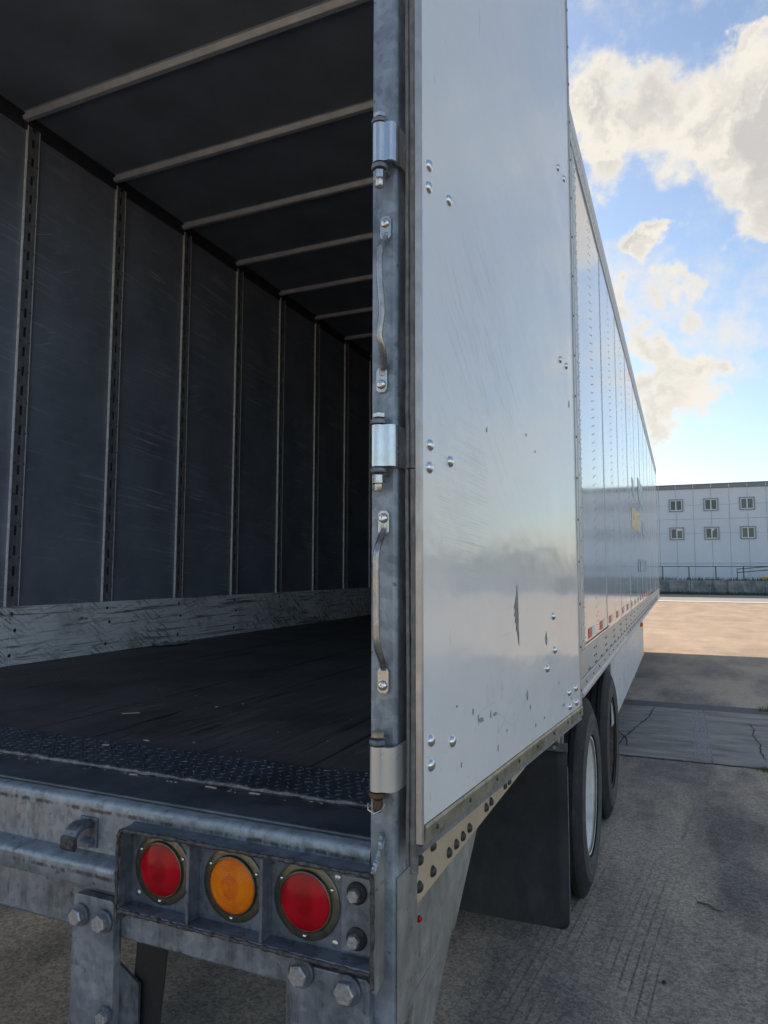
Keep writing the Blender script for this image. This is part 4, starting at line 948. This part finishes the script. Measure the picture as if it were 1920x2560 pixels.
def stone(loc, r, lab):
    rr = random.Random(int(r * 1e5)); m = MB(); m.lathe((0, 0, 0), (0, 0, 1), [(r * .6, 0), (r, r * .35), (r * .85, r * .8), (r * .35, r * 1.1)], 9)
    m.v = [(x * rr.uniform(.8, 1.2), y * rr.uniform(.8, 1.2), z) for x, y, z in m.v]
    o = m.build('stone', m_plain('dark_stone', (.03, .028, .027), .8, 0, .3, 90), None); o.location = loc; tag(o, lab, 'stone'); return o
stone((1.648, 2.125, .001), .010, 'small dark stone lying alone on the asphalt, lower right')
tw = MB().tube([(0, 0, .004), (.05, .02, .008), (.09, .015, .005), (.13, .03, .004)], [.004, .005, .004, .002], 6).build('twig', m_plain('dry_twig', (.16, .13, .10), .8, 0, .3, 60), None, smooth=True)
tw.location = (1.79, 2.95, 0); tw.rotation_euler = (0, 0, R(-40)); tag(tw, 'short dry twig on the asphalt right of the tyre tracks', 'twig')
def m_leaf(name, a, b):
    m = Mat(name); m.set(color=m.mix(m.rng(m.noise(m.pos(), 30, 3), .3, .7), a, b), rough=.6, spec=.3); return m.m
GRASS = m_leaf('grass_blade', (.09, .12, .04), (.17, .18, .07))
def tuft(name, loc, n, spread, h, seed):
    rr = random.Random(seed); m = MB()
    for k in range(n):
        a = rr.uniform(0, 6.28); r = spread * math.sqrt(rr.random()); x, y = r * math.cos(a) * 1.6, r * math.sin(a) * .6; hh = h * rr.uniform(.4, 1)
        lx, ly = rr.uniform(-.6, .6) * hh, rr.uniform(-.6, .6) * hh; w = .0035; t = rr.uniform(0, 6.28); wx, wy = w * math.cos(t), w * math.sin(t)
        m.add([(x - wx, y - wy, 0), (x + wx, y + wy, 0), (x + lx * .4 + wx * .7, y + ly * .4 + wy * .7, hh * .6), (x + lx * .4 - wx * .7, y + ly * .4 - wy * .7, hh * .6), (x + lx, y + ly, hh)], [(0, 1, 2, 3), (3, 2, 4)])
    o = m.build(name, GRASS, None); o.location = loc; return o
tag(tuft('grass_tuft', (2.78, 8.62, 0), 120, .12, .09, 1), 'small grass tuft at the far edge of the concrete strip', 'grass tuft')
tag(tuft('grass_tuft', (2.47, 5.76, 0), 110, .10, .04, 2), 'low grass tuft in the joint at the near edge of the concrete strip', 'grass tuft')

# ------------------------------------------------------------------ background: kerb, wall, fence, building
kerb = MB().box(-60, 90, 40.2, 41.3, -.05, .03).build('kerb', m_plain('pale_kerb', (.50, .48, .44), .8, 0, .1, 3), None, bevel=.01); kerb['kind'] = 'structure'
road = grid('road', -120, 140, 41.35, 53.2, .004, m_plain('road_asphalt', (.24, .225, .21), .85, 0, .12, .6)); road['kind'] = 'structure'
terr = MB().box(-120, 60, 54.25, 200, .2, .98).build('terrace_ground', m_plain('terrace_gravel', (.22, .21, .18), .9, 0, .2, 2), None); terr['kind'] = 'structure'
def m_wall():
    m = Mat('weathered_retaining_wall'); P = m.pos(); S = m.sep(P)
    c = m.mix(m.rng(m.noise(m.map(P, (.6, 1, 1)), 2.4, 7, .68), .3, .7), (.12, .13, .13), (.36, .38, .385))
    c = m.mix(m.rng(m.noise(m.map(P, (2.2, 1, .5)), 1, 5, .65), .45, .65, 0, .75), c, (.075, .085, .070))
    m.set(color=c, rough=.9); return m.normal(m.bump(m.noise(P, 7, 5), .5, .05)).m
WALLM = m_wall()
wall = empty('retaining_wall', (0, 54, 0)); tag(wall, 'low weathered concrete retaining wall below the fence across the yard', 'wall')
for k in range(-16, 24):
    MB().box(k * 2.4 + .01, k * 2.4 + 2.39, 0, .28, -.1, 1.04 + random.uniform(-.03, .03)).build('wall_section', WALLM, wall, bevel=.01)
rr = random.Random(5); gm = MB()
for k in range(9000):
    x = rr.uniform(-18, 26); y = 53.3 + rr.random() * .68; h = rr.uniform(.05, .26) * (1.4 if rr.random() < .15 else 1); w = .02
    lx = rr.uniform(-.1, .1); gm.add([(x - w, y, 0), (x + w, y, 0), (x + lx, y + rr.uniform(-.05, .05), h)], [(0, 1, 2)])
for k in range(2600):
    x = rr.uniform(-18, 26); y = 54.3 + rr.random() * .5; h = rr.uniform(.05, .38); w = .02
    gm.add([(x - w, y, .98), (x + w, y, .98), (x + rr.uniform(-.12, .12), y, .98 + h)], [(0, 1, 2)])
go = gm.build('grass', m_leaf('verge_grass', (.035, .05, .02), (.07, .085, .035)), None); go['kind'] = 'stuff'; go['label'] = 'rough grass along the foot of the retaining wall'
vg = MB().box(-60, 60, 53.2, 54, -.02, .03).build('verge', m_plain('verge_soil', (.05, .055, .035), .95, 0, .3, 4), None); vg['kind'] = 'structure'
# fence
FENCE = m_plain('dark_fence_steel', (.055, .065, .075), .5, .4, .15, 10)
fence = empty('fence', (0, 54.12, 1.0)); tag(fence, 'thin dark steel fence standing on top of the retaining wall', 'fence')
for k in range(-10, 20): MB().cyl((.55 + 1.78 * k, 0, -.05), (.55 + 1.78 * k, 0, 1.02), .038, 8).build('fence_post', FENCE, fence)
MB().cyl((-19, 0, 1.02), (36, 0, 1.02), .024, 8).build('top_rail', FENCE, fence)
wires = MB()
for k in range(330):
    x = -19 + k * .166
    for s in (-1, 1): wires.tube([(x, .03, .0), (x + s * .9, .03, .98)], .0016, 3)
wo = wires.build('wire_mesh', FENCE, fence); wo['kind'] = 'stuff'
# ramp handrail behind the fence
rl = empty('ramp_handrail', (5.6, 56.5, .98)); tag(rl, 'grey sloping ramp handrail behind the fence, right side', 'handrail')
RAILG = m_plain('grey_pipe', (.16, .17, .19), .5, .5, .1, 10)
for h0 in (.85, .60): MB().tube([(0, 0, h0), (3.0, 0, h0 + .28), (9, 0, h0 + .55)], .035, 8).build('pipe', RAILG, rl)
for k in range(4): MB().cyl((.05 + k * 2.4, 0, -.05), (.05 + k * 2.4, 0, .85 + k * .2), .03, 8).build('upright', RAILG, rl)
MB().prism([(0, 0), (9.5, 0), (9.5, .45), (3, .2)], 'y', -.6, .6).build('ramp_base', m_plain('ramp_concrete', (.30, .31, .31), .9, 0, .1, 3), rl)
yb = MB().lathe((0, 0, 0), (0, 0, 1), [(.13, 0), (.15, .04), (.11, .06), (.11, .22), (.15, .24), (.14, .29), (.05, .36)], 14).build('hydrant', m_plain('yellow_paint', (.65, .48, .05), .5, 0, .1, 20), None, smooth=True)
yb.location = (7.3, 55.5, .98); tag(yb, 'small yellow hydrant behind the fence near the ramp', 'hydrant')
# bush at the right end of the wall
def bush(name, loc, rx, rz, n, seed, mat, parent=None):
    rr = random.Random(seed); m = MB()
    for k in range(n):
        a = rr.uniform(0, 6.28); b = math.asin(rr.uniform(-.2, 1)); q = rr.uniform(.45, 1) * (1 + .25 * math.sin(a * 3 + seed) * math.cos(b * 4))
        x = rx * q * math.cos(a) * math.cos(b); y = rx * .8 * q * math.sin(a) * math.cos(b); z = rz * (.25 + .8 * q * math.sin(b)); s = rx * rr.uniform(.05, .10)
        u = Vector((rr.uniform(-1, 1), rr.uniform(-1, 1), rr.uniform(-1, 1))).normalized() * s; w = u.cross(Vector((rr.uniform(-1, 1), rr.uniform(-1, 1), rr.uniform(-1, 1)))).normalized() * s * .6
        c = Vector((x, y, z)); m.add([c - u, c + w, c + u, c - w], [(0, 1, 2, 3)])
    o = m.build(name, mat, parent); o.location = loc; return o
LEAF = m_leaf('shrub_leaf', (.025, .045, .018), (.06, .085, .035))
bs = empty('bush', (8.55, 53.5, 0)); tag(bs, 'dark green bush in front of the retaining wall at the right edge', 'bush')
bush('foliage', (0, 0, 0), .75, 1.0, 900, 2, LEAF, bs); MB().tube([(0, 0, -.02), (.03, .02, .3), (.0, 0, .6)], [.04, .03, .015], 7).build('stem', m_plain('bark', (.08, .06, .045), .9), bs)
# building
def m_panel():
    m = Mat('pale_metal_cladding'); P = m.pos()
    c = m.mix(m.rng(m.noise(m.map(P, (.4, 1, .25)), 1, 5, .6), .3, .7), (.58, .625, .68), (.64, .685, .735))
    m.set(color=c, rough=.55, spec=.4); return m.m
CLAD = m_panel(); CLAD_J = m_plain('cladding_joint', (.50, .54, .585), .7, 0, .05, 3); COPE = m_plain('grey_coping', (.20, .22, .25), .6, 0, .05, 3)
WINF = m_plain('grey_window_surround', (.26, .29, .32), .6, 0, .05, 4); WINS = m_plain('white_sash', (.75, .76, .77), .5, 0, .03, 4)
mg = Mat('dark_glazing'); mg.set(color=(.085, .105, .115), rough=.12, spec=.5); GLASS = mg.m
GLASSES = [GLASS]
for cc_ in ((.06, .075, .085), (.11, .125, .125)):
    mg = Mat('glazing'); mg.set(color=cc_, rough=.1, spec=.5); GLASSES.append(mg.m)
BX0, BX1, BY, BZ0 = -22.0, 15.2, 60.0, .95
bl = empty('warehouse_building', (0, BY, 0)); tag(bl, 'long pale two-row-windowed warehouse building beyond the fence', 'building')
MB().box(BX0, BX1, .06, 26, BZ0 - .4, 8.62).build('core_wall', CLAD_J, bl)
zs = [BZ0 - .3, 2.33, 4.72, 5.88, 7.02, 8.36]
x = .28 - 1.305 * 17
while x < BX1 - .3:
    for a, b in zip(zs[:-1], zs[1:]):
        MB().box(x + .012, min(x + 1.305, BX1) - .012, 0, .055, a + .012, b - .012).build('cladding_panel', CLAD, bl)
    x += 1.305
cope = MB().box(BX0 - .05, BX1 + .05, -.10, .3, 8.36, 8.68).build('coping', COPE, bl)
MB().box(BX0 - .05, BX1 + .05, -.14, .34, 8.681, 8.73).build('coping_cap', m_plain('dark_cap', (.10, .11, .13), .5), cope)
x = .28 - 1.305 * 17
while x < BX1:
    MB().box(x - .02, x + .02, -.112, -.101, 8.37, 8.66).build('coping_joint', CLAD, cope); x += 1.305
for k in range(-5, 6):
    for zc in (7.03, 4.72):
        xc = 1.585 + 2.59 * k
        if xc > BX1 - .7: continue
        w_ = MB()
        for (a, b, c, d) in ((-.56, .56, .42, .52), (-.56, .56, -.52, -.42), (-.56, -.45, -.42, .42), (.45, .56, -.42, .42)): w_.box(xc + a, xc + b, -.05, .03, zc + c, zc + d)
        w_ = w_.build('window', WINF, bl)
        s_ = MB()
        for (a, b, c, d) in ((-.45, .45, .37, .42), (-.45, .45, -.42, -.37), (-.45, -.40, -.37, .37), (.40, .45, -.37, .37), (-.035, .035, -.37, .37)): s_.box(xc + a, xc + b, -.03, .02, zc + c, zc + d)
        s_.build('sash', WINS, w_)
        for (a, b) in ((-.40, -.035), (.035, .40)): MB().box(xc + a, xc + b, -.012, .004, zc - .37, zc + .37).build('pane', random.choice(GLASSES), w_)
        if zc < 6 and k in (0, 1, -2, 4): MB().box(xc + .04, xc + (.39 if k != 1 else .16), -.016, -.0125, zc + (.24 if k != 1 else .20), zc + .365).build('pane_reflection', WINS, w_)  # white strip painted as a bright reflection at the top of the pane
MB().box(BX0, BX1, -.03, .0, 2.28, 2.36).build('base_flashing', CLAD_J, bl)
# tree belt far to the right, beyond the end of the building
rr = random.Random(8); tb = MB()
for k in range(5200):
    t = rr.random(); a = R(20 + 75 * t); D = rr.uniform(105, 125); hmax = 4.2 + 1.2 * math.sin(t * 37) + 1.0 * math.sin(t * 91 + 1)
    c = Vector((D * math.sin(a), D * math.cos(a), rr.uniform(.2, hmax))); s = rr.uniform(.4, 1.1)
    u = Vector((rr.uniform(-1, 1), rr.uniform(-1, 1), rr.uniform(-1, 1))).normalized() * s; w = u.cross(Vector((rr.uniform(-1, 1), rr.uniform(-1, 1), rr.uniform(-1, 1)))).normalized() * s * .7
    tb.add([c - u, c + w, c + u, c - w], [(0, 1, 2, 3)])
to = tb.build('tree_belt', m_leaf('far_foliage', (.10, .115, .10), (.16, .175, .15)), None); to['kind'] = 'stuff'; to['label'] = 'far belt of low trees along the edge of the yard'
